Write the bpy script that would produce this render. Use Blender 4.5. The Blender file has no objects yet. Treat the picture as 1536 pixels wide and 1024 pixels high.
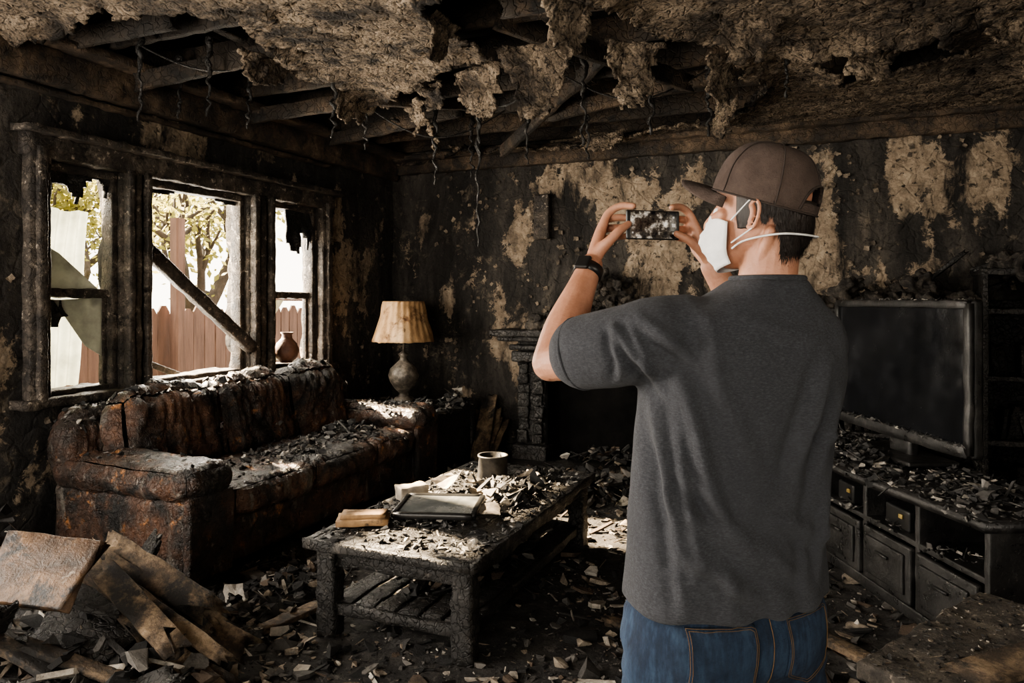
import bpy, bmesh, math, random
from mathutils import Vector, Matrix, noise, Euler
from mathutils.bvhtree import BVHTree
random.seed(7)
V = Vector
def U(a, b): return a + (b - a) * random.random()
def nz(p, s=1.0): return noise.noise(V(p) * s)
def fbm(p, s=1.0, o=4): return noise.fractal(V(p) * s, 1.0, 2.0, o)
def sstep(a, b, x):
    t = max(0, min(1, (x - a) / (b - a))); return t * t * (3 - 2 * t)
def col(c): return (c[0], c[1], c[2], 1)

# ---------------------------------------------------------------- materials
def base_mat(name):
    m = bpy.data.materials.new(name); m.use_nodes = True
    nt = m.node_tree; b = nt.nodes['Principled BSDF']
    return m, nt, b
def nd(nt, t, **kw):
    n = nt.nodes.new(t)
    for k, v in kw.items():
        if k in n.inputs: n.inputs[k].default_value = v
        else: setattr(n, k, v)
    return n
def ramp(nt, src, stops, interp='LINEAR'):
    r = nt.nodes.new('ShaderNodeValToRGB'); cr = r.color_ramp; cr.interpolation = interp
    while len(cr.elements) > 1: cr.elements.remove(cr.elements[-1])
    cr.elements[0].position = stops[0][0]; cr.elements[0].color = col(stops[0][1])
    for p, c in stops[1:]:
        e = cr.elements.new(p); e.color = col(c)
    nt.links.new(src, r.inputs['Fac']); return r.outputs['Color']
def noise_out(nt, co, scale, detail=6, rough=.6, dist=0.0):
    n = nd(nt, 'ShaderNodeTexNoise', Scale=scale, Detail=detail, Roughness=rough, Distortion=dist)
    nt.links.new(co, n.inputs['Vector']); return n.outputs['Fac']
def mix(nt, fac, a, b, mode='MIX'):
    m = nt.nodes.new('ShaderNodeMix'); m.data_type = 'RGBA'; m.blend_type = mode
    for s, v in ((m.inputs[0], fac), (m.inputs[6], a), (m.inputs[7], b)):
        if isinstance(v, (int, float)): s.default_value = v
        elif isinstance(v, tuple): s.default_value = col(v)
        else: nt.links.new(v, s)
    return m.outputs[2]
def maprange(nt, src, lo, hi, a=0., b=1.):
    m = nt.nodes.new('ShaderNodeMapRange'); m.inputs[1].default_value = lo; m.inputs[2].default_value = hi
    m.inputs[3].default_value = a; m.inputs[4].default_value = b; m.clamp = True
    nt.links.new(src, m.inputs[0]); return m.outputs[0]
def mat(name, stops, scale=4, detail=7, nrough=.65, stretch=(1, 1, 1), layers=(), bumps=(), rough=.8, rough_var=0.,
        metallic=0., spec=.5, dist=0., island=None, patch=None, sheen=0.):
    m, nt, b = base_mat(name); L = nt.links.new
    tc = nt.nodes.new('ShaderNodeTexCoord')
    def mapped(st):
        if st == (1, 1, 1): return tc.outputs['Object']
        mp = nt.nodes.new('ShaderNodeMapping'); mp.inputs['Scale'].default_value = st
        L(tc.outputs['Object'], mp.inputs['Vector']); return mp.outputs['Vector']
    co = mapped(stretch)
    c = ramp(nt, noise_out(nt, co, scale, detail, nrough, dist), stops)
    if island:
        g = nt.nodes.new('ShaderNodeNewGeometry')
        ic = ramp(nt, g.outputs['Random Per Island'], island, 'CONSTANT')
        c = mix(nt, 1.0, ic, c, 'MULTIPLY')
    def lay(c, l):
        cc = mapped(l[4]) if len(l) > 4 else tc.outputs['Object']
        f = maprange(nt, noise_out(nt, cc, l[0], 8, .7, .3), l[1], l[2])
        return mix(nt, f, c, l[3])
    for l in layers: c = lay(c, l)
    if patch:
        at = nt.nodes.new('ShaderNodeAttribute'); at.attribute_name = 'patch'
        n2 = noise_out(nt, tc.outputs['Object'], 11, 10, .78, .6)
        ad = nt.nodes.new('ShaderNodeMath'); ad.operation = 'ADD'
        mm = nt.nodes.new('ShaderNodeMath'); mm.operation = 'MULTIPLY_ADD'
        mm.inputs[1].default_value = 2.6; mm.inputs[2].default_value = -1.3
        L(n2, mm.inputs[0]); L(at.outputs['Fac'], ad.inputs[0]); L(mm.outputs[0], ad.inputs[1])
        f = maprange(nt, ad.outputs[0], patch[0], patch[1])
        pc = ramp(nt, noise_out(nt, tc.outputs['Object'], 9, 8, .75), patch[2])
        c = mix(nt, f, c, pc)
        for l in (patch[3] if len(patch) > 3 else ()): c = lay(c, l)
    L(c, b.inputs['Base Color'])
    b.inputs['Roughness'].default_value = rough; b.inputs['Metallic'].default_value = metallic
    b.inputs['Specular IOR Level'].default_value = spec
    if rough_var:
        L(maprange(nt, noise_out(nt, tc.outputs['Object'], 6, 6, .7), .35, .65, rough - rough_var, rough + rough_var), b.inputs['Roughness'])
    if sheen: b.inputs['Sheen Weight'].default_value = sheen
    prev = None
    for bp in bumps:
        t, s, d = bp[:3]
        cc = mapped(bp[3]) if len(bp) > 3 else tc.outputs['Object']
        if t == 'n': o = noise_out(nt, cc, s, 7, .7)
        elif t == 'v':
            nn = nd(nt, 'ShaderNodeTexNoise', Scale=s * .5, Detail=3.0); L(cc, nn.inputs['Vector'])
            va = nt.nodes.new('ShaderNodeVectorMath'); va.operation = 'MULTIPLY_ADD'; va.inputs[1].default_value = (2.4 / s,) * 3
            L(nn.outputs['Color'], va.inputs[0]); L(cc, va.inputs[2])
            vn = nd(nt, 'ShaderNodeTexVoronoi', Scale=s, feature='DISTANCE_TO_EDGE'); L(va.outputs[0], vn.inputs['Vector'])
            o = maprange(nt, vn.outputs['Distance'], 0, .09)
        elif t == 'f':
            vn = nd(nt, 'ShaderNodeTexVoronoi', Scale=s, feature='F1'); L(cc, vn.inputs['Vector']); o = vn.outputs['Distance']
        elif t == 'w':
            wn = nd(nt, 'ShaderNodeTexWave', Scale=s, Distortion=.5); L(cc, wn.inputs['Vector']); o = wn.outputs['Fac']
        bn = nt.nodes.new('ShaderNodeBump'); bn.inputs['Distance'].default_value = d; bn.inputs['Strength'].default_value = 1
        L(o, bn.inputs['Height'])
        if prev: L(prev, bn.inputs['Normal'])
        prev = bn.outputs['Normal']
    if prev: L(prev, b.inputs['Normal'])
    return m

BLK = (.006, .0057, .0054); DK = (.014, .013, .0118)
M = {}
M['soot'] = mat('soot', [(.3, (.003, .003, .003)), (.7, (.01, .0095, .009))], 6, bumps=[('n', 20, .02)], rough=1, spec=.1)
M['char'] = mat('charred_wood', [(.3, BLK), (.49, DK), (.61, (.028, .025, .022)), (.8, (.08, .072, .063))], 7, detail=10, nrough=.75,
    layers=[(13, .59, .71, (.105, .093, .08)), (45, .62, .70, (.19, .172, .152))], bumps=[('v', 30, .008), ('n', 30, .010), ('n', 90, .003)], rough=.46, rough_var=.2)
M['charbrown'] = mat('charred_timber', [(.3, (.010, .008, .006)), (.43, (.026, .02, .015)), (.54, (.085, .06, .04)), (.72, (.25, .18, .12))], 3, detail=10, nrough=.75,
    layers=[(9, .52, .65, (.014, .012, .010))], bumps=[('v', 20, .004), ('n', 25, .012), ('n', 80, .004)], rough=.8, rough_var=.15)
M['frame'] = mat('charred_paint', [(.3, (.009, .008, .0075)), (.44, (.028, .023, .019)), (.56, (.085, .07, .056)), (.78, (.34, .29, .235))], 6, detail=10, nrough=.75,
    layers=[(14, .53, .63, (.014, .012, .010)), (24, .60, .68, (.45, .39, .32))], bumps=[('v', 26, .004), ('n', 30, .008), ('n', 90, .003)], rough=.75, rough_var=.15)
M['joist'] = mat('roof_timber', [(.3, (.009, .0075, .006)), (.48, (.030, .022, .015)), (.60, (.10, .068, .043)), (.8, (.22, .15, .098))], 2.5, detail=9,
    layers=[(5, .47, .61, (.009, .0075, .006))], bumps=[('v', 18, .006), ('n', 30, .008)], rough=.85)
M['wall'] = mat('sooted_wall', [(.3, (.008, .0075, .007)), (.45, (.024, .0215, .019)), (.57, (.06, .053, .045)), (.74, (.15, .127, .10))], 2.6, detail=12, nrough=.75,
    stretch=(1, 1, .3), dist=.6, layers=[(7, .58, .70, (.17, .14, .105)), (16, .57, .68, (.009, .008, .0075))],
    bumps=[('n', 7, .03), ('v', 6, .006), ('n', 40, .012)], rough=.9,
    patch=(.42, .56, [(.3, (.115, .09, .066)), (.48, (.29, .225, .16)), (.7, (.52, .42, .31))], [(3.2, .50, .63, (.012, .0105, .009), (1, 1, .32)), (20, .56, .64, (.02, .017, .014))]))
M['ceil'] = mat('popcorn_ceiling', [(.32, (.028, .022, .017)), (.43, (.125, .095, .068)), (.54, (.34, .265, .19)), (.8, (.52, .43, .33))], 2.6, detail=10, nrough=.75,
    layers=[(3.2, .52, .64, (.024, .019, .015)), (32, .52, .60, (.036, .028, .021)), (60, .56, .66, (.02, .016, .012))], bumps=[('f', 55, .02), ('n', 35, .03), ('v', 9, .012)], rough=.97,
    patch=(.52, .85, [(.3, (.012, .010, .0085)), (.7, (.03, .024, .019))]))
M['plaster'] = mat('broken_plaster', [(.34, (.04, .034, .028)), (.46, (.17, .14, .11)), (.6, (.36, .305, .24)), (.8, (.48, .42, .35))], 12, detail=9, nrough=.75, layers=[(9, .53, .63, (.026, .023, .02))], bumps=[('n', 50, .01)], rough=.95)
M['leather'] = mat('burnt_leather', [(.3, (.011, .0095, .008)), (.44, (.026, .018, .014)), (.54, (.075, .040, .026)), (.66, (.16, .084, .05)), (.85, (.3, .19, .125))], 3.2, detail=10, nrough=.7,
    layers=[(9, .59, .68, (.42, .19, .07)), (3.0, .475, .58, (.011, .0105, .010)), (18, .60, .68, (.21, .18, .155)), (5, .57, .67, (.13, .117, .10), (2, 2, .4))],
    bumps=[('n', 14, .02), ('n', 45, .007), ('v', 34, .003)], rough=.35, rough_var=.17)
M['floor'] = mat('ash_floor', [(.3, (.010, .0095, .009)), (.48, (.026, .024, .022)), (.7, (.08, .072, .063))], 6, detail=10, nrough=.75,
    layers=[(18, .56, .68, (.15, .137, .12))], bumps=[('n', 25, .03), ('n', 80, .01)], rough=.95)
ISL = [(0, (.008, .0075, .007)), (.24, (.036, .034, .032)), (.38, (.014, .0135, .013)), (.52, (.08, .075, .069)), (.63, (.095, .068, .048)), (.71, (.165, .153, .138)), (.82, (.26, .212, .16)), (.90, (.42, .38, .325)), (.965, (.6, .56, .5))]
M['debris'] = mat('burnt_rubble', [(.32, (.15, .145, .14)), (.46, (.7, .7, .7)), (.6, (1, 1, 1))], 16, detail=10, nrough=.75, island=ISL, bumps=[('n', 40, .009), ('n', 110, .003)], rough=.9)
ISD = [(0, (.008, .0078, .0075)), (.32, (.027, .0265, .026)), (.53, (.058, .056, .054)), (.70, (.115, .11, .104)), (.83, (.23, .217, .2)), (.93, (.46, .425, .37))]
M['ashdebris'] = mat('ash_rubble', [(.32, (.2, .2, .2)), (.48, (.75, .75, .75)), (.62, (1, 1, 1))], 20, detail=10, nrough=.75, island=ISD, bumps=[('n', 60, .006)], rough=.8)
M['rock'] = mat('charred_clump', [(.3, (.009, .008, .007)), (.47, (.030, .026, .022)), (.60, (.105, .088, .07)), (.8, (.27, .22, .17))], 9, detail=10, nrough=.75, bumps=[('n', 18, .03), ('n', 60, .01)], rough=.9)
M['flake'] = mat('peeling_flakes', [(.35, (.02, .017, .014)), (.5, (.10, .08, .06)), (.7, (.36, .295, .22))], 9, bumps=[('n', 60, .004)], rough=.9)
M['splint'] = mat('splintered_wood', [(.33, (.014, .011, .009)), (.46, (.06, .041, .026)), (.57, (.22, .155, .095)), (.76, (.46, .36, .245))], 5, detail=10, nrough=.75,
    layers=[(3.5, .49, .58, (.013, .0115, .010)), (16, .59, .68, (.016, .0135, .0115))], bumps=[('n', 30, .012), ('n', 90, .005)], rough=.75)
M['board'] = mat('scorched_board', [(.34, (.014, .011, .009)), (.48, (.07, .039, .02)), (.64, (.20, .118, .062))], 5, detail=9,
    layers=[(5, .51, .60, (.013, .012, .012)), (14, .62, .70, (.28, .23, .18))], bumps=[('n', 20, .01), ('n', 70, .004)], rough=.40, rough_var=.15)
M['dusty'] = mat('dusty_charred_top', [(.3, (.013, .0115, .010)), (.45, (.036, .031, .026)), (.57, (.095, .08, .063)), (.75, (.22, .185, .145))], 7, detail=11, nrough=.78,
    layers=[(26, .57, .67, (.3, .255, .205)), (9, .56, .66, (.012, .011, .0095))], bumps=[('n', 25, .014), ('n', 90, .006)], rough=.75)
M['shirt'] = mat('heather_tshirt', [(.3, (.017, .018, .0205)), (.5, (.036, .038, .044)), (.7, (.068, .072, .083))], 130, detail=4, nrough=.7,
    stretch=(1, 1, 3), layers=[(3, .3, .9, (.030, .032, .038)), (24, .55, .8, (.05, .053, .061))], bumps=[('n', 420, .001), ('n', 60, .002), ('n', 14, .006)], rough=.97, sheen=.03)
M['jeans'] = mat('blue_denim', [(.3, (.004, .010, .024)), (.5, (.011, .025, .054)), (.75, (.034, .065, .115))], 60, detail=6,
    stretch=(1, 1, .25), layers=[(3, .5, .75, (.032, .062, .11)), (10, .6, .8, (.045, .08, .135))], bumps=[('w', 300, .0006), ('n', 60, .002), ('n', 12, .008)], rough=.9)
def skin_mat():
    m = mat('skin', [(.3, (.33, .155, .095)), (.55, (.45, .228, .148)), (.7, (.52, .275, .182))], 14, layers=[(60, .55, .75, (.35, .155, .098))], bumps=[('n', 160, .0012), ('n', 30, .0014)], rough=.48)
    b = m.node_tree.nodes['Principled BSDF']
    b.inputs['Subsurface Weight'].default_value = .10
    b.inputs['Subsurface Radius'].default_value = (.02, .008, .004); b.inputs['Subsurface Scale'].default_value = .3
    return m
M['skin'] = skin_mat()
M['hair'] = mat('dark_hair', [(.3, (.006, .004, .003)), (.7, (.024, .015, .011))], 80, stretch=(1, 1, .1), bumps=[('n', 220, .002, (1, 1, .08))], rough=.5)
M['cap'] = mat('cap_cotton', [(.3, (.042, .028, .022)), (.6, (.070, .049, .040))], 25, bumps=[('n', 400, .0008), ('n', 25, .006)], rough=.92)
M['stitch'] = mat('stitch_thread', [(.3, (.11, .065, .028)), (.7, (.16, .10, .042))], 60, rough=.8)
M['seam'] = mat('seam_thread', [(.3, (.023, .016, .013)), (.7, (.036, .026, .021))], 60, rough=.9)
M['mask'] = mat('mask_cloth', [(.3, (.66, .66, .66)), (.7, (.78, .78, .77))], 30, bumps=[('n', 300, .0006), ('n', 20, .004)], rough=.85)
M['black'] = mat('black_plastic', [(.3, (.008, .008, .008)), (.7, (.014, .014, .014))], 20, rough=.35)
M['tvframe'] = mat('sooted_plastic', [(.3, (.006, .006, .006)), (.52, (.015, .0145, .014)), (.66, (.05, .047, .044)), (.77, (.14, .13, .12))], 9, detail=9, nrough=.75, bumps=[('n', 40, .004)], rough=.40, rough_var=.15)
M['screen'] = mat('sooted_screen', [(.3, (.004, .0045, .005)), (.55, (.0085, .009, .0105)), (.8, (.033, .035, .038))], 3.5,
    layers=[(40, .64, .84, (.05, .05, .05)), (3, .6, .85, (.028, .029, .030), (2, 2, .5))], bumps=[('n', 60, .0005)], rough=.18, rough_var=.1)
M['lac'] = mat('sooted_lacquer', [(.3, (.006, .006, .006)), (.52, (.0115, .011, .0108)), (.70, (.034, .032, .03)), (.84, (.09, .085, .078))], 6, detail=9, nrough=.7, layers=[(34, .63, .72, (.18, .166, .148))], bumps=[('n', 30, .005), ('n', 90, .002)], rough=.36, rough_var=.15)
M['shade'] = mat('scorched_shade', [(.3, (.12, .058, .02)), (.46, (.42, .26, .13)), (.7, (.64, .47, .29))], 5,
    stretch=(1, 1, .35), layers=[(7, .52, .64, (.10, .044, .016))], bumps=[('n', 30, .004)], rough=.8)
M['ceramic'] = mat('sooted_ceramic', [(.3, (.02, .0175, .015)), (.48, (.09, .077, .062)), (.7, (.28, .24, .2))], 16, detail=9, bumps=[('n', 30, .006)], rough=.4)
M['brick'] = mat('terracotta', [(.3, (.05, .022, .014)), (.6, (.18, .085, .053))], 10, bumps=[('n', 30, .004)], rough=.6)
M['fence'] = mat('fence_wood', [(.3, (.060, .033, .025)), (.6, (.12, .068, .051)), (.8, (.18, .11, .085))], 4, stretch=(3, 3, .4), bumps=[('n', 20, .006, (4, 4, .4))], rough=.85)
M['bark'] = mat('bark', [(.3, (.022, .017, .013)), (.7, (.065, .05, .037))], 10, bumps=[('n', 12, .03)], rough=.9)
M['ground'] = mat('yard_grass', [(.3, (.05, .06, .02)), (.6, (.12, .12, .05)), (.8, (.2, .18, .11))], 2, bumps=[('n', 20, .05)], rough=.95)
M['can'] = mat('sooted_metal', [(.3, (.015, .015, .015)), (.6, (.06, .057, .054))], 14, bumps=[('n', 40, .003)], rough=.5, metallic=.6)
M['paper'] = mat('sooted_paper', [(.3, (.12, .10, .08)), (.6, (.36, .32, .265))], 10, bumps=[('n', 30, .003)], rough=.9)
M['glasspane'] = mat('sooted_glass', [(.3, (.05, .055, .055)), (.55, (.12, .125, .12)), (.8, (.28, .27, .24))], 9, rough=.22, rough_var=.12)
M['brass'] = mat('brass', [(.3, (.25, .17, .05)), (.7, (.4, .3, .12))], 20, rough=.5, metallic=.5)
def translucent(name, c, tfac=.6):
    m, nt, b = base_mat(name); L = nt.links.new
    t = nt.nodes.new('ShaderNodeBsdfTranslucent'); mx = nt.nodes.new('ShaderNodeMixShader')
    tc = nt.nodes.new('ShaderNodeTexCoord')
    cc = ramp(nt, noise_out(nt, tc.outputs['Object'], 6, 6, .6), [(.3, tuple(x * .55 for x in c)), (.6, c)])
    L(cc, t.inputs['Color']); L(cc, b.inputs['Base Color']); b.inputs['Roughness'].default_value = .5
    mx.inputs[0].default_value = tfac; L(b.outputs[0], mx.inputs[1]); L(t.outputs[0], mx.inputs[2])
    L(mx.outputs[0], nt.nodes['Material Output'].inputs['Surface']); return m
M['leaf'] = translucent('leaves', (.25, .24, .075), .6)
M['sheet'] = translucent('plastic_sheeting', (.125, .135, .11), .5)
M['curtain'] = translucent('glazing_film', (.42, .42, .37), .35)
def phone_screen():
    m, nt, b = base_mat('phone_display'); L = nt.links.new
    tc = nt.nodes.new('ShaderNodeTexCoord')
    c = ramp(nt, noise_out(nt, tc.outputs['Object'], 45, 5, .6), [(.38, (.004, .004, .005)), (.52, (.05, .04, .03)), (.6, (.35, .32, .28)), (.72, (.9, .85, .75))])
    L(c, b.inputs['Base Color']); L(c, b.inputs['Emission Color']); b.inputs['Emission Strength'].default_value = .5
    b.inputs['Roughness'].default_value = .15; return m
M['display'] = phone_screen()

# ---------------------------------------------------------------- mesh builder
def empty(name, loc=(0, 0, 0), rz=0.):
    o = bpy.data.objects.new(name, None); bpy.context.collection.objects.link(o)
    o.location = loc; o.rotation_euler = (0, 0, rz); o.empty_display_size = .1; return o
class MB:
    def __init__(s): s.v = []; s.f = []; s.m = []
    def add(s, vs, fs, mi=0):
        o = len(s.v); s.v.extend([tuple(v) for v in vs]); s.f.extend([tuple(i + o for i in f) for f in fs]); s.m.extend([mi] * len(fs))
    def mesh(s, name='m', merge=0):
        me = bpy.data.meshes.new(name); me.from_pydata(s.v, [], s.f); me.polygons.foreach_set('material_index', s.m)
        bm = bmesh.new(); bm.from_mesh(me)
        if merge: bmesh.ops.remove_doubles(bm, verts=bm.verts, dist=merge)
        bmesh.ops.recalc_face_normals(bm, faces=bm.faces); bm.to_mesh(me); bm.free(); return me
    def obj(s, name, mats, parent=None, smooth=True, merge=0):
        return link(s.mesh(name, merge), name, mats, parent, smooth)
def link(me, name, mats, parent=None, smooth=True):
    me.materials.clear()
    for m in (mats if isinstance(mats, (list, tuple)) else [mats]): me.materials.append(m)
    if smooth: me.polygons.foreach_set('use_smooth', [True] * len(me.polygons))
    o = bpy.data.objects.new(name, me); bpy.context.collection.objects.link(o)
    if parent: o.parent = parent
    me.update(); return o

def plank(mb, p0, p1, w, t, up=(0, 0, 1), seg=.07, amp=.006, mi=0, rag=.0, ns=14):
    p0 = V(p0); p1 = V(p1); d = p1 - p0; L = d.length; d.normalize(); up = V(up)
    if abs(d.dot(up)) > .95: up = V((1, 0, 0)) if abs(d.x) < .9 else V((0, 1, 0))
    s = d.cross(up).normalized(); u = s.cross(d).normalized()
    nw = 3; nt_ = 2
    ring = []
    c = .12 * min(w, t)
    a, b = w / 2, t / 2
    for i in range(nw + 1): ring.append((-a + c + (2 * a - 2 * c) * i / nw, -b))
    for i in range(nt_ + 1): ring.append((a, -b + c + (2 * b - 2 * c) * i / nt_))
    for i in range(nw + 1): ring.append((a - c - (2 * a - 2 * c) * i / nw, b))
    for i in range(nt_ + 1): ring.append((-a, b - c - (2 * b - 2 * c) * i / nt_))
    n = max(2, int(L / seg)); m = len(ring); vs = []; fs = []
    offs = [U(-rag, rag) for _ in ring]; offs2 = [U(-rag, rag) for _ in ring]
    for k in range(n + 1):
        c0 = p0 + d * (L * k / n)
        for j, (x, y) in enumerate(ring):
            p = c0 + s * x + u * y
            if k == 0: p += d * offs[j]
            if k == n: p += d * offs2[j]
            if amp:
                q = V((nz(p, ns), nz(p + V((9, 3, 1)), ns), nz(p + V((2, 7, 5)), ns)))
                p = p + q * amp * 1.4
            vs.append(p)
    for k in range(n):
        for j in range(m):
            fs.append((k * m + j, k * m + (j + 1) % m, (k + 1) * m + (j + 1) % m, (k + 1) * m + j))
    for k in (0, n):
        ci = len(vs); cc = V((0, 0, 0))
        for j in range(m): cc += vs[k * m + j]
        vs.append(cc / m)
        for j in range(m): fs.append((k * m + j, k * m + (j + 1) % m, ci))
    mb.add(vs, fs, mi)

def rbox(mb, c, size, r, n=10, disp=None, rot=None, mi=0, bulge=0.):
    c = V(c); h = V(size) / 2; r = min(r, min(h) * .999)
    vs = []; fs = []
    mx = max(h)
    for ax in range(3):
        a1, a2 = (ax + 1) % 3, (ax + 2) % 3
        n1 = max(3, int(n * h[a1] / mx)); n2 = max(3, int(n * h[a2] / mx))
        def params(hh, nn):
            q = r / hh; out = []
            for i in range(4): out.append(-1 + q * (1 - math.tan(math.pi / 4 * (1 - i / 3.0))))
            for i in range(1, nn): out.append(-1 + q + (2 - 2 * q) * i / nn)
            for i in range(4): out.append(1 - q * (1 - math.tan(math.pi / 4 * (i / 3.0))))
            return out
        P1 = params(h[a1], n1); P2 = params(h[a2], n2)
        for sg in (-1, 1):
            o = len(vs)
            for x in P1:
                for y in P2:
                    p = V((0, 0, 0)); p[ax] = sg * h[ax]; p[a1] = x * h[a1]; p[a2] = y * h[a2]
                    inn = V([max(-(h[k] - r), min(h[k] - r, p[k])) for k in range(3)])
                    dd = p - inn
                    if dd.length > 0: dd = dd.normalized()
                    q = inn + dd * r
                    if bulge:
                        f = (1 - (q[a1] / h[a1]) ** 2) * (1 - (q[a2] / h[a2]) ** 2)
                        q[ax] += sg * bulge * max(0, f)
                    if rot: q = rot @ q; dd = rot @ dd
                    q = q + c
                    if disp: q = q + dd * disp(q)
                    vs.append(q)
            for i in range(len(P1) - 1):
                for j in range(len(P2) - 1):
                    a = o + i * len(P2) + j
                    fs.append((a, a + 1, a + len(P2) + 1, a + len(P2)))
    mb.add(vs, fs, mi)

def loft(mb, rings, mi=0, cap=True, closed=True):
    m = len(rings[0]); vs = [p for r in rings for p in r]; fs = []
    for k in range(len(rings) - 1):
        for j in range(m if closed else m - 1):
            fs.append((k * m + j, k * m + (j + 1) % m, (k + 1) * m + (j + 1) % m, (k + 1) * m + j))
    if cap:
        for k in (0, len(rings) - 1):
            ci = len(vs); cc = V((0, 0, 0))
            for j in range(m): cc += V(vs[k * m + j])
            vs.append(cc / m)
            for j in range(m): fs.append((k * m + j, k * m + (j + 1) % m, ci))
    mb.add(vs, fs, mi)
def cr(pts, k):
    out = []; n = len(pts)
    for i in range(n - 1):
        p0 = pts[max(0, i - 1)]; p1 = pts[i]; p2 = pts[i + 1]; p3 = pts[min(n - 1, i + 2)]
        for j in range(k):
            t = j / k
            out.append(tuple(.5 * (2 * b + (c - a) * t + (2 * a - 5 * b + 4 * c - d) * t * t + (3 * b - a - 3 * c + d) * t ** 3) for a, b, c, d in zip(p0, p1, p2, p3)))
    out.append(tuple(pts[-1])); return out
def tube(mb, pts, radii, n=14, k=4, mi=0, caps=True, flat=1.0, flatdir=None):
    data = cr([tuple(p) + (r,) for p, r in zip(pts, radii)], k)
    P = [V(d[:3]) for d in data]; Rr = [max(.0003, d[3]) for d in data]
    rings = []; t = (P[1] - P[0]).normalized()
    ref = V(flatdir) if flatdir else (V((0, 0, 1)) if abs(t.z) < .9 else V((1, 0, 0)))
    u = (ref - t * ref.dot(t)).normalized()
    for i, p in enumerate(P):
        t = (P[min(i + 1, len(P) - 1)] - P[max(i - 1, 0)]).normalized()
        u = (u - t * u.dot(t)).normalized(); s = t.cross(u)
        def mk(cp, rr): return [cp + (u * math.cos(a) * flat + s * math.sin(a)) * rr for a in [2 * math.pi * j / n for j in range(n)]]
        if i == 0 and caps:
            for q in (75, 50, 25): rings.append(mk(p - t * Rr[0] * math.sin(math.radians(q)), Rr[0] * math.cos(math.radians(q))))
        rings.append(mk(p, Rr[i]))
        if i == len(P) - 1 and caps:
            for q in (25, 50, 75): rings.append(mk(p + t * Rr[i] * math.sin(math.radians(q)), Rr[i] * math.cos(math.radians(q))))
    loft(mb, rings, mi)
def lathe(mb, c, prof, n=32, mi=0, disp=None):
    rings = []
    for r, z in prof:
        rg = []
        for j in range(n):
            a = 2 * math.pi * j / n; p = V((c[0] + r * math.cos(a), c[1] + r * math.sin(a), c[2] + z))
            if disp: p += disp(p)
            rg.append(p)
        rings.append(rg)
    loft(mb, rings, mi)
def remeshed(mb, voxel, smooth=4, fac=.5):
    me = mb.mesh('tmp', 0); o = bpy.data.objects.new('tmp', me); bpy.context.collection.objects.link(o)
    r = o.modifiers.new('r', 'REMESH'); r.mode = 'VOXEL'; r.voxel_size = voxel
    s = o.modifiers.new('s', 'SMOOTH'); s.iterations = smooth; s.factor = fac
    dg = bpy.context.evaluated_depsgraph_get(); out = bpy.data.meshes.new_from_object(o.evaluated_get(dg))
    bpy.data.objects.remove(o); return out
def displaced(me, fn, smooth=2):
    me.update(); co = [v.co.copy() for v in me.vertices]; no = [v.normal.copy() for v in me.vertices]
    for i, v in enumerate(me.vertices): v.co = co[i] + no[i] * fn(co[i], no[i])
    me.update(); bm = bmesh.new(); bm.from_mesh(me)
    for _ in range(smooth): bmesh.ops.smooth_vert(bm, verts=bm.verts, factor=.5, use_axis_x=True, use_axis_y=True, use_axis_z=True)
    bm.to_mesh(me); bm.free(); me.update(); return me
def bvh_of(objs):
    vs = []; fs = []
    bpy.context.view_layer.update()
    for o in objs:
        k = len(vs); mw = o.matrix_world
        vs += [mw @ v.co for v in o.data.vertices]; fs += [tuple(i + k for i in p.vertices) for p in o.data.polygons]
    return BVHTree.FromPolygons(vs, fs)

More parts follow.
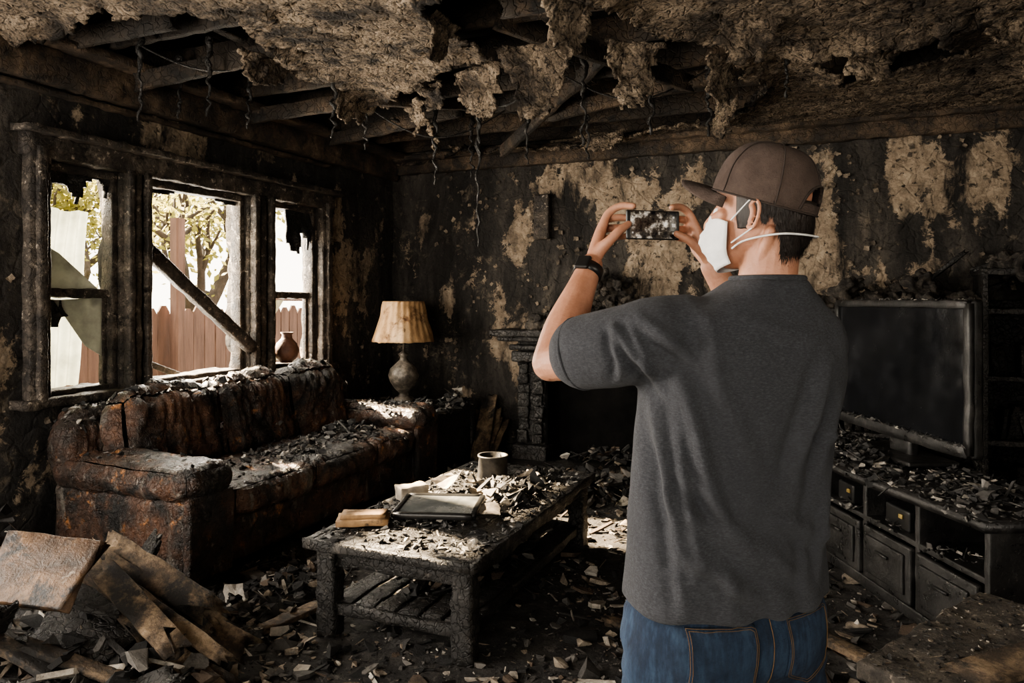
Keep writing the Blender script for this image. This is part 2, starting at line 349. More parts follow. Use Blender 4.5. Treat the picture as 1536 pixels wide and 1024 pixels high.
HULLS = []
for _ in range(40):
    bm = bmesh.new()
    for k in range(random.randint(7, 11)):
        d = V((U(-1, 1), U(-1, 1), U(-1, 1))).normalized(); bm.verts.new((d.x * U(.3, .55), d.y * U(.2, .45), d.z * U(.12, .32)))
    r = bmesh.ops.convex_hull(bm, input=bm.verts); bmesh.ops.delete(bm, geom=[g for g in r['geom_interior'] if isinstance(g, bmesh.types.BMVert)], context='VERTS')
    bm.verts.index_update(); HULLS.append(([v.co.copy() for v in bm.verts], [tuple(v.index for v in f.verts) for f in bm.faces])); bm.free()
def shard(mb, p, nrm, size, kind=None, tilt=.35):
    nrm = V(nrm); q = (nrm + V((U(-tilt, tilt), U(-tilt, tilt), U(-tilt, tilt) * .3))).normalized()
    t = q.orthogonal().normalized(); t = Matrix.Rotation(U(0, 6.28), 3, q) @ t; b = q.cross(t)
    kind = kind or random.choices(['slab', 'chunk', 'strip', 'curl'], [3, 7, 4, 1])[0]
    p = V(p)
    if kind == 'slab':
        n = random.randint(5, 9); th = size * U(.06, .18); asp = U(.4, .95); pr = [U(.5, 1.15) for _ in range(n)]; jt = [U(-.25, .25) for _ in range(n)]
        warp = U(-.25, .25) * size
        vs = []
        for z in (0, th):
            for j in range(n):
                a = 6.283 * (j + jt[j]) / n; x = math.cos(a) * .5 * pr[j]; y = math.sin(a) * .5 * pr[j] * asp
                vs.append(p + t * x * size + b * y * size + q * (z + U(-.1, .1) * th + warp * x * x))
        fs = [tuple(range(n)), tuple(range(n, 2 * n))] + [(j, (j + 1) % n, n + (j + 1) % n, n + j) for j in range(n)]
    elif kind == 'chunk':
        hv, hf = random.choice(HULLS); s = size * .9; vs = [p + (t * v.x + b * v.y + q * (v.z + .18)) * s for v in hv]; fs = hf
    elif kind == 'strip':
        L = size * U(1.0, 2.0); w = size * U(.08, .25); h = size * U(.03, .09); vs = []; cv = U(-.1, .1) * L
        for k in range(4):
            x = k / 3 - .5; ww = w * U(.5, 1.1)
            for y, z in ((-.5, 0), (.5, 0), (.5, 1), (-.5, 1)): vs.append(p + t * (x * L + U(-.06, .06) * L) + b * (y * ww + cv * x * x) + q * (z * h))
        fs = [(0, 1, 2, 3), (12, 13, 14, 15)]
        for k in range(3):
            for j in range(4): fs.append((k * 4 + j, k * 4 + (j + 1) % 4, k * 4 + 4 + (j + 1) % 4, k * 4 + 4 + j))
    else:
        vs = []; fs = []; k = 4; cv = U(.1, .7)
        for i in range(k + 1):
            for j in range(4):
                x = i / k - .5; y = j / 3 - .5
                vs.append(p + t * (x * size + U(-.08, .08) * size) + b * (y * size * .8 + U(-.08, .08) * size) + q * (cv * size * (x * x + y * x * .6) * 1.6 + U(0, .06) * size + .01 * size))
        for i in range(k):
            for j in range(3): a = i * 4 + j; fs.append((a, a + 1, a + 5, a + 4))
    mb.add(vs, fs)
def scatter_on(name, objs, rect, n, smin, smax, m, parent=None, dens=None, kinds=None, zmax=5, zmin=-1, tilt=.35, bv=None):
    bv = bv or bvh_of(objs); mb = MB(); c = 0; tries = 0
    while c < n and tries < n * 12:
        tries += 1; x = U(rect[0], rect[1]); y = U(rect[2], rect[3])
        if dens and random.random() > dens(x, y): continue
        h = bv.ray_cast(V((x, y, zmax)), V((0, 0, -1)))
        if h[0] is None or h[0].z < zmin or h[1].z < .3: continue
        s = smin + (smax - smin) * random.random() ** 2.5
        shard(mb, h[0] - V((0, 0, s * .03)), h[1], s, random.choice(kinds) if kinds else None, tilt); c += 1
    o = mb.obj(name, m, None, smooth=False)
    if parent: reparent(o, parent)
    return o
def reparent(o, parent):
    o.parent = parent; bpy.context.view_layer.update(); o.matrix_parent_inverse = parent.matrix_world.inverted()
def pile(mb, c, r, h, n, s0, s1, kinds=None):
    for _ in range(n):
        a = U(0, 6.28); q = random.random() ** .6; x = c[0] + r[0] * q * math.cos(a); y = c[1] + r[1] * q * math.sin(a)
        z = c[2] + h * (1 - q * q) * U(.3, 1); shard(mb, (x, y, z), (0, 0, 1), s0 + (s1 - s0) * random.random() ** 1.8, random.choice(kinds) if kinds else None, .8)

# ================================================================ ROOM
XL, YB, ZC, XR, YF = -4.1, 6.5, 2.95, 2.7, -2.6
def wall(name, org, ud, W, H, nrm, holes, blobs, step=.035, amp=.012, bias=0.):
    org = V(org); ud = V(ud); nrm = V(nrm); nu = int(W / step); nv = int(H / step); vs = []; pv = []
    for j in range(nv + 1):
        for i in range(nu + 1):
            u = W * i / nu; v = H * j / nv
            for (a, b, c, d) in holes:
                for e in (a, b):
                    if abs(u - e) < W / nu * .5: u = e
                for e in (c, d):
                    if abs(v - e) < H / nv * .5: v = e
            p = org + ud * u + V((0, 0, v))
            f = .5 * fbm((u * 1.7, v * .8, org.x), 1.0, 5) + .36 * fbm((u * 5, v * 2.6, 3 + org.y), 1.0, 4) + .16 * nz((u * 9, v * 1.2, 3)) + bias
            for (bx, bz, rx, rz, a) in blobs:
                dd = ((u - bx) / rx) ** 2 + ((v - bz) / rz) ** 2
                f += a * math.exp(-dd)
            pt = sstep(.05, .55, f)
            dp = amp * fbm((u, v, 7), 3.5, 5) + .009 * sstep(.3, .42, f + .15 * nz((u, v, 1), 14)) + .008 * nz((u, v, 2), 18)
            near = any(a - .01 <= u <= b + .01 and c - .01 <= v <= d + .01 for a, b, c, d in holes)
            if near: dp = 0
            vs.append(p + nrm * dp); pv.append(pt)
    fs = []
    for j in range(nv):
        for i in range(nu):
            u = W * (i + .5) / nu; v = H * (j + .5) / nv
            if any(a < u < b and c < v < d for a, b, c, d in holes): continue
            a = j * (nu + 1) + i; fs.append((a, a + 1, a + nu + 2, a + nu + 1))
    me = bpy.data.meshes.new(name); me.from_pydata(vs, [], fs)
    bm = bmesh.new(); bm.from_mesh(me); bmesh.ops.recalc_face_normals(bm, faces=bm.faces)
    if sum(1 for f in bm.faces if f.normal.dot(nrm) > 0) < len(bm.faces) / 2: bmesh.ops.reverse_faces(bm, faces=bm.faces)
    bm.to_mesh(me); bm.free()
    at = me.attributes.new('patch', 'FLOAT', 'POINT'); at.data.foreach_set('value', pv)
    o = link(me, name, M['wall']); s = o.modifiers.new('sol', 'SOLIDIFY'); s.thickness = .16; s.offset = -1
    return o
def ly(y): return y - YF
HT = 3.42
HL = [(ly(2.81), ly(3.30), .95, 2.30), (ly(3.49), ly(4.40), .95, 2.30), (ly(4.67), ly(5.26), .95, 2.30), (ly(-.6), ly(1.3), .95, 2.3)]  # last opening is invented, out of view, added to light the man
wall_l = wall('wall_left', (XL, YF, 0), (0, 1, 0), YB - YF + .1, HT, (1, 0, 0), HL,
     [(ly(3.7), 2.6, .35, .16, .4), (ly(2.45), .85, .15, .3, .5), (ly(2.5), 1.9, .1, .3, .2), (ly(5.2), 2.55, .3, .12, .3), (ly(5.7), 1.6, .2, .6, .2), (ly(3.0), 2.6, .3, .1, .2)], bias=-.0)
wall_b = wall('wall_back', (XL - .12, YB, 0), (1, 0, 0), XR - XL + .2, HT, (0, -1, 0), [],
     [(x + 4.22, z, rx, rz, a) for x, z, rx, rz, a in [(-2.2, 2.6, .3, .22, .5), (-2.65, 2.2, .22, .45, .4), (-3.05, 1.75, .2, .3, .42), (-3.6, 2.3, .2, .5, .2), (-1.85, 2.2, .28, .55, .45), (-3.3, 2.3, .2, .3, .25),
      (-1.45, 2.45, .3, .3, .45), (.05, 2.1, .24, .8, .6), (.6, 2.5, .25, .35, .4), (1.07, 2.4, .18, .4, .5), (1.5, 2.1, .3, .4, .3), (-.4, 2.6, .3, .25, .4), (-2.9, 1.0, .2, .3, .25), (-1.2, 1.8, .3, .4, .3), (.8, 1.9, .2, .3, .3)]], bias=.03)
wall('wall_right', (XR, YF, 0), (0, 1, 0), YB - YF, HT, (-1, 0, 0), [(1.2, 3.4, .9, 2.3)], [], step=.12)  # unseen window opening added to let sky light in
wall('wall_front', (XL, YF, 0), (1, 0, 0), XR - XL, HT, (0, 1, 0), [(1.6, 4.6, .5, 2.4)], [], step=.12)  # large unseen opening behind the camera, added for sky light
mb = MB()
for _ in range(1500):
    x, z = U(XL + .05, XR), U(.5, 2.8)
    if nz((x, z, 0), 2.2) + .4 * nz((x, z, 3), 7) > .05: shard(mb, (x, YB - .012, z), (0, -1, 0), U(.010, .05), 'curl', .25)
mb.obj('peeling_paint', M['flake'], wall_b, smooth=False)
mb = MB()
for _ in range(700):
    y, z = U(1.8, 6.4), U(.4, 2.7)
    if 2.65 < y < 5.45 and .85 < z < 2.48: continue
    if nz((y, z, 8), 2.2) + .4 * nz((y, z, 3), 7) > .0: shard(mb, (XL + .012, y, z), (1, 0, 0), U(.010, .05), 'curl', .25)
mb.obj('peeling_paint', M['flake'], wall_l, smooth=False)

def fh(x, y):
    h = .018 * fbm((x, y, 0), 2.2, 4) + .012 * nz((x, y, 4), 11)
    h += .16 * math.exp(-(((x + 2.65) / .45) ** 2 + ((y - 1.95) / .45) ** 2))
    h += .10 * math.exp(-(((x + 3.7) / .3) ** 2 + ((y - 2.3) / .3) ** 2))
    h += .06 * math.exp(-(((x + 1.5) / 1.2) ** 2 + ((y - 5.7) / .5) ** 2))
    return max(-.02, h)
mb = MB(); st = .045; nx = int((XR - XL) / st); ny = int((YB - YF) / st); vs = []; fs = []
for j in range(ny + 1):
    for i in range(nx + 1):
        x = XL + (XR - XL) * i / nx; y = YF + (YB - YF) * j / ny; vs.append((x, y, fh(x, y)))
for j in range(ny):
    for i in range(nx):
        a = j * (nx + 1) + i; fs.append((a, a + 1, a + nx + 2, a + nx + 1))
mb.add(vs, fs); floor = mb.obj('floor', M['floor'])

# ceiling with burned-through holes
def inpoly(x, y, P):
    c = False; j = len(P) - 1
    for i in range(len(P)):
        if (P[i][1] > y) != (P[j][1] > y) and x < (P[j][0] - P[i][0]) * (y - P[i][1]) / (P[j][1] - P[i][1]) + P[i][0]: c = not c
        j = i
    return c
def dpoly(x, y, P):
    d = 9; n = len(P)
    for i in range(n):
        a = P[i]; b = P[(i + 1) % n]; dx, dy = b[0] - a[0], b[1] - a[1]
        t = max(0, min(1, ((x - a[0]) * dx + (y - a[1]) * dy) / (dx * dx + dy * dy)))
        d = min(d, math.hypot(x - a[0] - t * dx, y - a[1] - t * dy))
    return -d if inpoly(x, y, P) else d
HO = [[(-4.5, 2.9), (-3.9, 2.6), (-3.3, 2.55), (-2.75, 2.85), (-2.95, 3.3), (-3.0, 4.0), (-2.95, 5.0), (-3.0, 5.6), (-3.3, 6.3), (-4.5, 6.5)],
      [(-1.8, 3.0), (-1.75, 3.8), (-2.15, 4.0), (-2.6, 4.2), (-3.0, 4.7), (-3.2, 5.6), (-2.9, 6.2), (-1.72, 6.15), (-.6, 5.8), (-.4, 4.9), (-.5, 4.3), (-.85, 3.8), (-1.0, 3.2), (-1.3, 2.9)],
      [(.0, 4.55), (.55, 4.4), (.7, 4.9), (.15, 5.15)], [(1.1, 5.2), (1.6, 5.1), (1.5, 5.8)], [(.5, 3.5), (.9, 3.3), (.95, 3.6)]]
def hd(x, y):
    d = min(dpoly(x, y, P) for P in HO) - .03
    return d + .10 * fbm((x, y, 0), 3.2, 3) + .06 * nz((x, y, 3), 12)
def popcorn(x, y): return .012 * abs(nz((x, y, 0), 26)) + .010 * nz((x, y, 5), 55)
st = .026; x0, x1, y0, y1 = XL, XR, 1.8, YB; nx = int((x1 - x0) / st); ny = int((y1 - y0) / st)
idx = {}; vs = []; fs = []; pv = []
for j in range(ny + 1):
    for i in range(nx + 1):
        x = x0 + (x1 - x0) * i / nx; y = y0 + (y1 - y0) * j / ny; d = hd(x, y)
        if d < -.03: continue
        e = max(0, d); sag = .10 * math.exp(-e / .10) * (.2 + .8 * max(0, nz((x, y, 9), 1.7) + .4)) + .02 * nz((x, y, 2), 1.3)
        crack = abs(fbm((x, y, 8), 1.8, 3))
        z = ZC - sag - popcorn(x, y) * 1.3 + (.03 if crack < .02 else 0)
        idx[(i, j)] = len(vs); vs.append((x, y, z)); pv.append(sstep(.05, .6, fbm((x, y, 20), .9, 4)) * .5 + (.5 if crack < .02 else 0) + .45 * math.exp(-e / .03))
for j in range(ny):
    for i in range(nx):
        k = [(i, j), (i + 1, j), (i + 1, j + 1), (i, j + 1)]
        if all(q in idx for q in k): fs.append(tuple(idx[q] for q in k))
me = bpy.data.meshes.new('ceiling'); me.from_pydata(vs, [], fs)
at = me.attributes.new('patch', 'FLOAT', 'POINT'); at.data.foreach_set('value', pv)
ceil_o = link(me, 'ceiling', M['ceil']); s = ceil_o.modifiers.new('sol', 'SOLIDIFY'); s.thickness = .018
mb = MB(); rbox(mb, ((XL + XR) / 2, (YF + 1.8) / 2, ZC + .02), (XR - XL, 1.8 - YF, .04), .01, 6); mb.obj('ceiling_board', M['ceil'], ceil_o)
att = empty('roof_framing')
mb = MB(); rbox(mb, ((XL + XR) / 2, 2, 3.45), (XR - XL + .5, 9.7, .05), .01, 10); mb.obj('roof_deck', M['soot'], att)
mb = MB(); y = 1.95
while y < 6.6:
    plank(mb, (XL - .05, y, 3.07 + U(-.015, .015)), (XR, y + U(-.05, .05), 3.07 + U(-.015, .015)), .045, .17, amp=.006, ns=9); y += .56
for x in (-3.4, -1.5, .2):
    plank(mb, (x, 1.9, 3.2), (x + .05, 6.45, 3.2), .07, .14, amp=.006, ns=9)
for a, b in [((-2.9, 4.4, 2.93), (-2.2, 5.7, 3.1)), ((-2.6, 5.9, 2.80), (-1.2, 4.4, 3.05)), ((-1.9, 5.2, 2.9), (-.6, 5.0, 3.0)), ((-3.95, 3.3, 2.86), (-2.95, 3.5, 3.0)), ((-3.95, 4.3, 2.88), (-2.9, 4.45, 2.95)),
             ((-1.6, 3.6, 3.0), (-.8, 4.8, 2.9)), ((-3.9, 5.2, 2.88), (-2.6, 5.1, 2.98)), ((-3.8, 2.8, 2.95), (-3.2, 2.9, 3.0)), ((-1.5, 3.4, 2.98), (-.8, 3.5, 3.0))]:
    plank(mb, a, b, .045, .11, amp=.007, rag=.05, ns=9)
mb.obj('rafters', M['joist'], att)
mb = MB()
def flap(x, y, ang, w, L, curl, seed):
    e = V((math.cos(ang), math.sin(ang), 0)); o = V((-math.sin(ang), math.cos(ang), 0)); nu, nv = int(w / .018), int(L / .018); vs = []; fs = []; ok = {}
    for j in range(nv + 1):
        for i in range(nu + 1):
            u = (i / nu - .5); v = j / nv
            edge = .5 * (1 - v ** 1.6 * .7) + .16 * nz((u * 3, v * 5, seed), 2.2)
            if abs(u + .12 * nz((v * 3, seed, 0), 1)) > edge or v > .9 + .2 * nz((u * 9, seed, 1), 1): continue
            th = .25 + v * curl
            p = V((x, y, ZC - .02)) + e * u * w + o * (L * v * math.cos(min(1.5, th)) * .6) + V((0, 0, -L * (v * math.sin(min(1.6, th + .35)))))
            p += V((nz((u * 4, v * 4, seed), 1) * .04, nz((u * 4, v * 4, seed + 4), 1) * .05, 0)) + (o * popcorn(p.x + p.z, p.y + p.z) * 1.8)
            ok[(i, j)] = len(vs); vs.append(p)
    for j in range(nv):
        for i in range(nu):
            k = [(i, j), (i + 1, j), (i + 1, j + 1), (i, j + 1)]
            if all(q in ok for q in k): fs.append(tuple(ok[q] for q in k))
    mb.add(vs, fs)
for a in [(-1.5, 3.8, .1, .42, .46, 1.2, 1), (-1.98, 4.05, -.3, .42, .36, 1.1, 2), (-2.75, 4.6, -.8, .42, .25, .9, 3), (-.95, 4.0, .6, .34, .42, 1.3, 4), (-.52, 4.5, 1.2, .4, .3, 1.1, 5),
          (-.35, 3.9, .2, .34, .24, 1.2, 6), (-2.95, 5.2, -1.2, .4, .28, .9, 7), (-.6, 5.45, 2.2, .4, .3, 1.1, 8), (-3.0, 4.3, 1.5, .5, .22, .7, 9), (-3.0, 3.4, 1.4, .4, .2, .8, 10), (.25, 4.6, .3, .35, .22, 1., 11),
          (1.25, 5.2, .2, .4, .25, 1., 12), (-1.1, 3.35, .9, .3, .3, 1.2, 13), (-1.75, 6.05, 3.1, .5, .2, .8, 14), (-1.75, 3.3, 1.6, .3, .25, .9, 15), (-2.4, 4.25, -.4, .3, .2, .9, 16), (.9, 4.4, .4, .3, .16, 1., 17), (.4, 3.5, .2, .3, .16, 1., 18)]:
    flap(*a)
o = mb.obj('hanging_plaster', M['ceil'], ceil_o, merge=0); s = o.modifiers.new('sol', 'SOLIDIFY'); s.thickness = .014
mb = MB()
for x, y, L in [(-3.35, 3.3, .36), (-3.5, 2.95, .45), (-2.35, 4.9, 1.05), (-3.6, 3.9, .28), (-1.0, 4.6, .4), (-2.0, 5.0, .45), (-.2, 4.6, .25), (-2.75, 5.6, .4), (-3.8, 3.5, .28), (-3.2, 4.7, .3), (-2.9, 3.9, .4), (-1.35, 4.3, .5), (-2.1, 4.4, .5), (-.7, 5.0, .35), (-1.6, 5.2, .4), (-2.6, 4.7, .6)]:
    n = 26; pts = [(x + .03 * nz((i, x, 0), .5), y + .03 * nz((i, y, 5), .5), ZC + .1 - (L + .1) * i / n) for i in range(n + 1)]
    tube(mb, pts, [.004 + .016 * abs(nz((i * 3.1, x, 3), .9)) + .014 * (1 - i / n) ** 2 for i in range(n + 1)], 6, 2)
for (x, y), (x2, y2), sag in [((-3.2, 4.6), (-2.3, 5.3), .25), ((-1.6, 4.6), (-.7, 4.9), .18), ((-3.7, 3.1), (-3.1, 3.6), .12), ((-2.2, 4.3), (-1.4, 4.0), .3)]:
    pts = [(x + (x2 - x) * t / 14, y + (y2 - y) * t / 14, ZC + .05 - sag * math.sin(math.pi * t / 14)) for t in range(15)]; tube(mb, pts, [.006] * 15, 6, 1)
mb.obj('soot_strands', M['char'], ceil_o)

mb = MB()
plank(mb, (XL + .06, 1.5, 2.82), (XL + .06, 6.45, 2.82), .1, .2, amp=.012, seg=.05)
plank(mb, (XL + .12, 1.5, 2.94), (XL + .12, 6.45, 2.94), .24, .05, amp=.012, seg=.05)
plank(mb, (XL + .03, 1.5, 2.69), (XL + .03, 5.4, 2.69), .05, .03, amp=.008, seg=.05)
mb.obj('trim_1', M['charbrown'])
mb = MB()
plank(mb, (XL + .1, YB - .05, 2.84), (XR - .05, YB - .05, 2.84), .09, .13, amp=.012, seg=.05)
plank(mb, (XL + .1, YB - .09, 2.92), (XR - .05, YB - .09, 2.92), .16, .05, amp=.012, seg=.05)
mb.obj('trim_2', M['charbrown'])
mb = MB(); plank(mb, (XL + .05, YB - .03, .06), (XR - .1, YB - .03, .06), .03, .13, amp=.006); mb.obj('baseboard_back', M['char'])
mb = MB(); plank(mb, (XL + .03, 1.0, .06), (XL + .03, YB - .1, .06), .03, .13, amp=.006); mb.obj('baseboard_left', M['char'])

# ---- window
win = empty('window_1'); XW = XL
mb = MB()
def vbar(y, w, x, t, z0, z1, a=.006): plank(mb, (x, y, z0), (x, y, z1), w, t, up=(1, 0, 0), seg=.05, amp=a)
for y, w in ((2.75, .13), (5.34, .14)): vbar(y, w, XW + .03, .07, .9, 2.36); vbar(y, w * .4, XW + .07, .05, .9, 2.36)
for y, w in ((3.395, .2), (4.535, .27)):
    vbar(y, w * .98, XW - .04, .14, .93, 2.32)
    vbar(y - w * .32, w * .2, XW + .05, .07, .93, 2.32); vbar(y + w * .32, w * .2, XW + .05, .07, .93, 2.32); vbar(y, w * .22, XW + .04, .05, .93, 2.32)
plank(mb, (XW + .03, 2.66, 2.37), (XW + .03, 5.44, 2.37), .07, .13, seg=.05, amp=.01)
plank(mb, (XW + .07, 2.62, 2.45), (XW + .07, 5.48, 2.45), .14, .04, seg=.05, amp=.01)
plank(mb, (XW + .04, 2.62, .92), (XW + .04, 5.48, .92), .12, .05, seg=.05, amp=.008)
plank(mb, (XW - .08, 2.8, .95), (XW - .08, 5.28, .95), .14, .05, seg=.05, amp=.006)
for a, b, hung in ((2.81, 3.30, 1), (3.49, 4.40, 0), (4.67, 5.26, 1)):
    for y in (a + .02, b - .02): vbar(y, .045, XW - .06, .1, .95, 2.3, .004)
    plank(mb, (XW - .06, a, 2.28), (XW - .06, b, 2.28), .1, .05, seg=.05, amp=.006)
    if hung:
        plank(mb, (XW - .07, a, 1.545), (XW - .07, b, 1.54), .06, .055, seg=.04, amp=.01)
        for y in (a + .055, b - .055): vbar(y, .03, XW - .08, .04, .97, 1.55, .004)
mb.obj('casing', M['frame'], win)
mb = MB(); plank(mb, (XW - .02, 3.50, 1.85), (XW + .06, 4.42, 1.12), .07, .09, amp=.008, rag=.03)
plank(mb, (XW - .25, 3.52, 1.14), (XW - .25, 4.0, .95), .03, .04, amp=.004)
mb.obj('fallen_timber', M['frame'], win)
mb = MB()
def rag(y0, y1, z0, L, seed, x=XW - .1):
    nu = max(6, int((y1 - y0) / .02)); nv = max(5, int(L / .02)); ok = {}; vs = []; fs = []
    for j in range(nv + 1):
        for i in range(nu + 1):
            u = i / nu; v = j / nv
            if v > .5 + .9 * nz((u * 2.6, seed, 0), 1.4) + .25 * nz((u * 9, seed, 4), 1): continue
            ok[(i, j)] = len(vs); vs.append((x + .04 * nz((u * 6, v * 4, seed), 1) + .03 * v, y0 + (y1 - y0) * u, z0 - L * v))
    for j in range(nv):
        for i in range(nu):
            k = [(i, j), (i + 1, j), (i + 1, j + 1), (i, j + 1)]
            if all(q in ok for q in k): fs.append(tuple(ok[q] for q in k))
    mb.add(vs, fs)
rag(2.82, 3.29, 2.28, .32, 1.3, XW - .05); rag(4.9, 5.25, 2.3, .55, 5.1, XW - .05); rag(3.5, 4.4, 2.28, .07, 8.2); rag(2.82, 3.0, 1.5, .3, 4.4); rag(3.15, 3.3, 1.5, .15, 3.1)
o = mb.obj('burnt_rags', M['char'], win); s = o.modifiers.new('sol', 'SOLIDIFY'); s.thickness = .012
mb = MB(); vs = []; fs = []; nu = 90; nv = 24
for j in range(nv + 1):
    for i in range(nu + 1):
        u = i / nu; v = j / nv; vs.append((XW - .32 + .014 * math.sin(u * 60) + .05 * nz((u * 2, v * 2, 0), 1) , 2.6 + .66 * u + .07 * v, .95 + 1.12 * v + .03 * nz((u * 6, 0, 0))))
for j in range(nv):
    for i in range(nu): a = j * (nu + 1) + i; fs.append((a, a + 1, a + nu + 2, a + nu + 1))
mb.add(vs, fs); mb.obj('plastic_sheet', M['sheet'], win)
mb = MB()
for P in ([(2.83, 1.56), (3.22, 1.56), (2.95, 1.78), (2.83, 1.84)], [(2.92, 1.5), (3.28, 1.52), (3.28, 1.12), (3.12, 1.22)], [(4.7, 1.5), (4.92, 1.5), (4.74, 1.3)], [(4.7, 1.0), (4.7, 1.15), (4.9, 1.0)]):
    vs = [(XW - .07, y, z) for y, z in P] + [(XW - .075, y, z) for y, z in P]; n = len(P)
    mb.add(vs, [tuple(range(n)), tuple(range(n, 2 * n))] + [(j, (j + 1) % n, n + (j + 1) % n, n + j) for j in range(n)])
mb.obj('glass_shards', M['curtain'], win, smooth=False)
mb = MB(); lathe(mb, (XW + .02, 4.85, .985), [(.0, 0), (.05, 0), (.085, .05), (.10, .1), (.085, .16), (.045, .2), (.04, .23), (.055, .25), (.045, .25), (.03, .2)], disp=lambda p: V((nz(p, 12), nz(p + V((3, 3, 3)), 12), 0)) * .008)
mb.obj('clay_urn', M['brick'])

# ================================================================ OUTSIDE
mb = MB(); rbox(mb, (-14, 6, -.35), (19.5, 40, .3), .05, 16, disp=lambda p: .06 * fbm(p, .8)); mb.obj('yard_ground', M['ground'])
fen = empty('wooden_fence'); mb = MB(); y = -1.0
while y < 15:
    zt = 1.42 + U(-.03, .03); w = .15
    p = [(-6.7, y - w / 2, -.2), (-6.7, y + w / 2, -.2), (-6.7, y + w / 2, zt - .07), (-6.7, y + w * .2, zt), (-6.7, y - w * .2, zt), (-6.7, y - w / 2, zt - .07)]
    dx = U(-.008, .008); vs = [(a + dx, b, c) for a, b, c in p] + [(a + .022 + dx, b, c) for a, b, c in p]
    mb.add(vs, [tuple(range(6)), tuple(range(6, 12))] + [(j, (j + 1) % 6, 6 + (j + 1) % 6, 6 + j) for j in range(6)]); y += .165
for z in (.3, 1.1): plank(mb, (-6.76, -1, z), (-6.76, 15, z), .04, .09, amp=0, seg=2)
for yy, zt in ((6.0, 2.4), (8.6, 1.75), (9.8, 2.6), (11.2, 2.6)): plank(mb, (-6.55, yy, -.2), (-6.55, yy, zt), .12, .12, amp=.004, seg=.5)
plank(mb, (-6.5, 9.7, 2.55), (-6.5, 11.4, 2.5), .1, .16, amp=.004, seg=.5); plank(mb, (-6.5, 7.0, 1.55), (-6.5, 13, 1.55), .05, .12, amp=.004, seg=.5)
mb.obj('pickets', M['fence'], fen, smooth=False)
def tree(name, base, seed, H, nleaf, spread, r0=.17):
    random.seed(seed); tr = empty(name); mb = MB(); tips = []
    def br(p, d, L, r, lv):
        pts = [p]; q = p
        for i in range(4):
            d = (d + V((U(-.25, .25), U(-.25, .25), U(-.12, .2)))).normalized(); q = q + d * L / 4; pts.append(q)
        tube(mb, pts, [r * (1 - .35 * i / 4) for i in range(5)], 6, 1)
        if lv >= 1: tips.extend(pts[2:])
        if lv < 4:
            for _ in range(3):
                nd_ = (d + V((U(-1, 1), U(-1, 1), U(-.3, .7))) * spread).normalized(); br(pts[random.choice((2, 3, 4, 4))], nd_, L * U(.6, .8), r * .58, lv + 1)
    br(V(base), V((.1, .1, 1)), H * .38, r0, 0)
    mb.obj('branches', M['bark'], tr)
    lb = MB()
    for _ in range(nleaf):
        p = random.choice(tips) + V((U(-.35, .35), U(-.35, .35), U(-.35, .35))); s = U(.04, .085)
        a = V((U(-1, 1), U(-1, 1), U(-1, 1))).normalized(); b = a.orthogonal().normalized()
        lb.add([p - a * s, p + b * s * .5, p + a * s, p - b * s * .5], [(0, 1, 2, 3)])
    lb.obj('foliage', M['leaf'], tr, smooth=False)
tree('oak_tree', (-9.3, 8.7, -.3), 3, 5.2, 1500, 1.0, .24)
tree('oak_tree.001', (-14, 7.5, -.3), 5, 5.2, 6000, 1.0)
tree('oak_tree.002', (-11.5, 15.5, -.3), 8, 6.0, 6000, .9)
tree('oak_tree.003', (-17, 12.5, -.3), 12, 6.5, 7000, 1.0)
random.seed(21)

# ================================================================ SOFA
sofa = empty('leather_sofa', (.05, 0, 0))
def wr(a=.018):
    def f(p):
        w = V((nz(p, 2.2), nz(p + V((5, 5, 5)), 2.2), nz(p + V((9, 1, 4)), 2.2))) * .14
        q = p + w; q = V((q.x * .8, q.y * 3.0, q.z * .8))
        r = max(0, 1 - abs(nz(q, 2.6)) * 3.2); r2 = max(0, 1 - abs(nz(q + V((4, 2, 7)), 5.5)) * 2.6)
        return a * (-.8 * r * r - .5 * r2 * r2 + .9 * nz(p, 2.6) + .35 * nz(p, 9) + .2 * nz(p, 22))
    return f
mb = MB(); rbox(mb, (-3.5, 3.98, .22), (.95, 2.35, .34), .05, 34, wr(.012)); rbox(mb, (-3.95, 3.98, .5), (.17, 2.4, .8), .07, 34, wr(.012)); mb.obj('frame', M['leather'], sofa, merge=.0008)
mb = MB()
for a, b in ((3.05, 3.75), (3.74, 4.44), (4.43, 5.0)): rbox(mb, (-3.32, (a + b) / 2, .40), (.72, b - a, .2), .075, 26, wr(.022), bulge=.03)
mb.obj('seat_cushions', M['leather'], sofa, merge=.0008)
mb = MB(); rt = Matrix.Rotation(math.radians(-10), 3, 'Y')
for a, b in ((2.93, 3.66), (3.64, 4.36), (4.34, 5.02)):
    rbox(mb, (-3.77, (a + b) / 2, .72), (.26, b - a, .5), .12, 34, wr(.034), rt, bulge=.05)
    rbox(mb, (-3.70, (a + b) / 2, .56), (.22, b - a - .02, .26), .1, 26, wr(.028), rt, bulge=.03)
mb.obj('back_cushions', M['leather'], sofa, merge=.0008)
for k, yc in enumerate((2.89, 5.14)):
    mb = MB(); rbox(mb, (-3.5, yc, .27), (1.0, .3, .46), .06, 26, wr(.012)); rbox(mb, (-3.47, yc, .555), (1.04, .37, .2), .098, 36, wr(.020), bulge=.015)
    rbox(mb, (-2.985, yc, .28), (.06, .32, .46), .028, 18, wr(.008)); rbox(mb, (-3.92, yc - .02 + .04 * k, .68), (.24, .32, .34), .11, 20, wr(.02))
    mb.obj('arm_%d' % (k + 1), M['leather'], sofa, merge=.0008)
sofa_objs = [c for c in sofa.children]

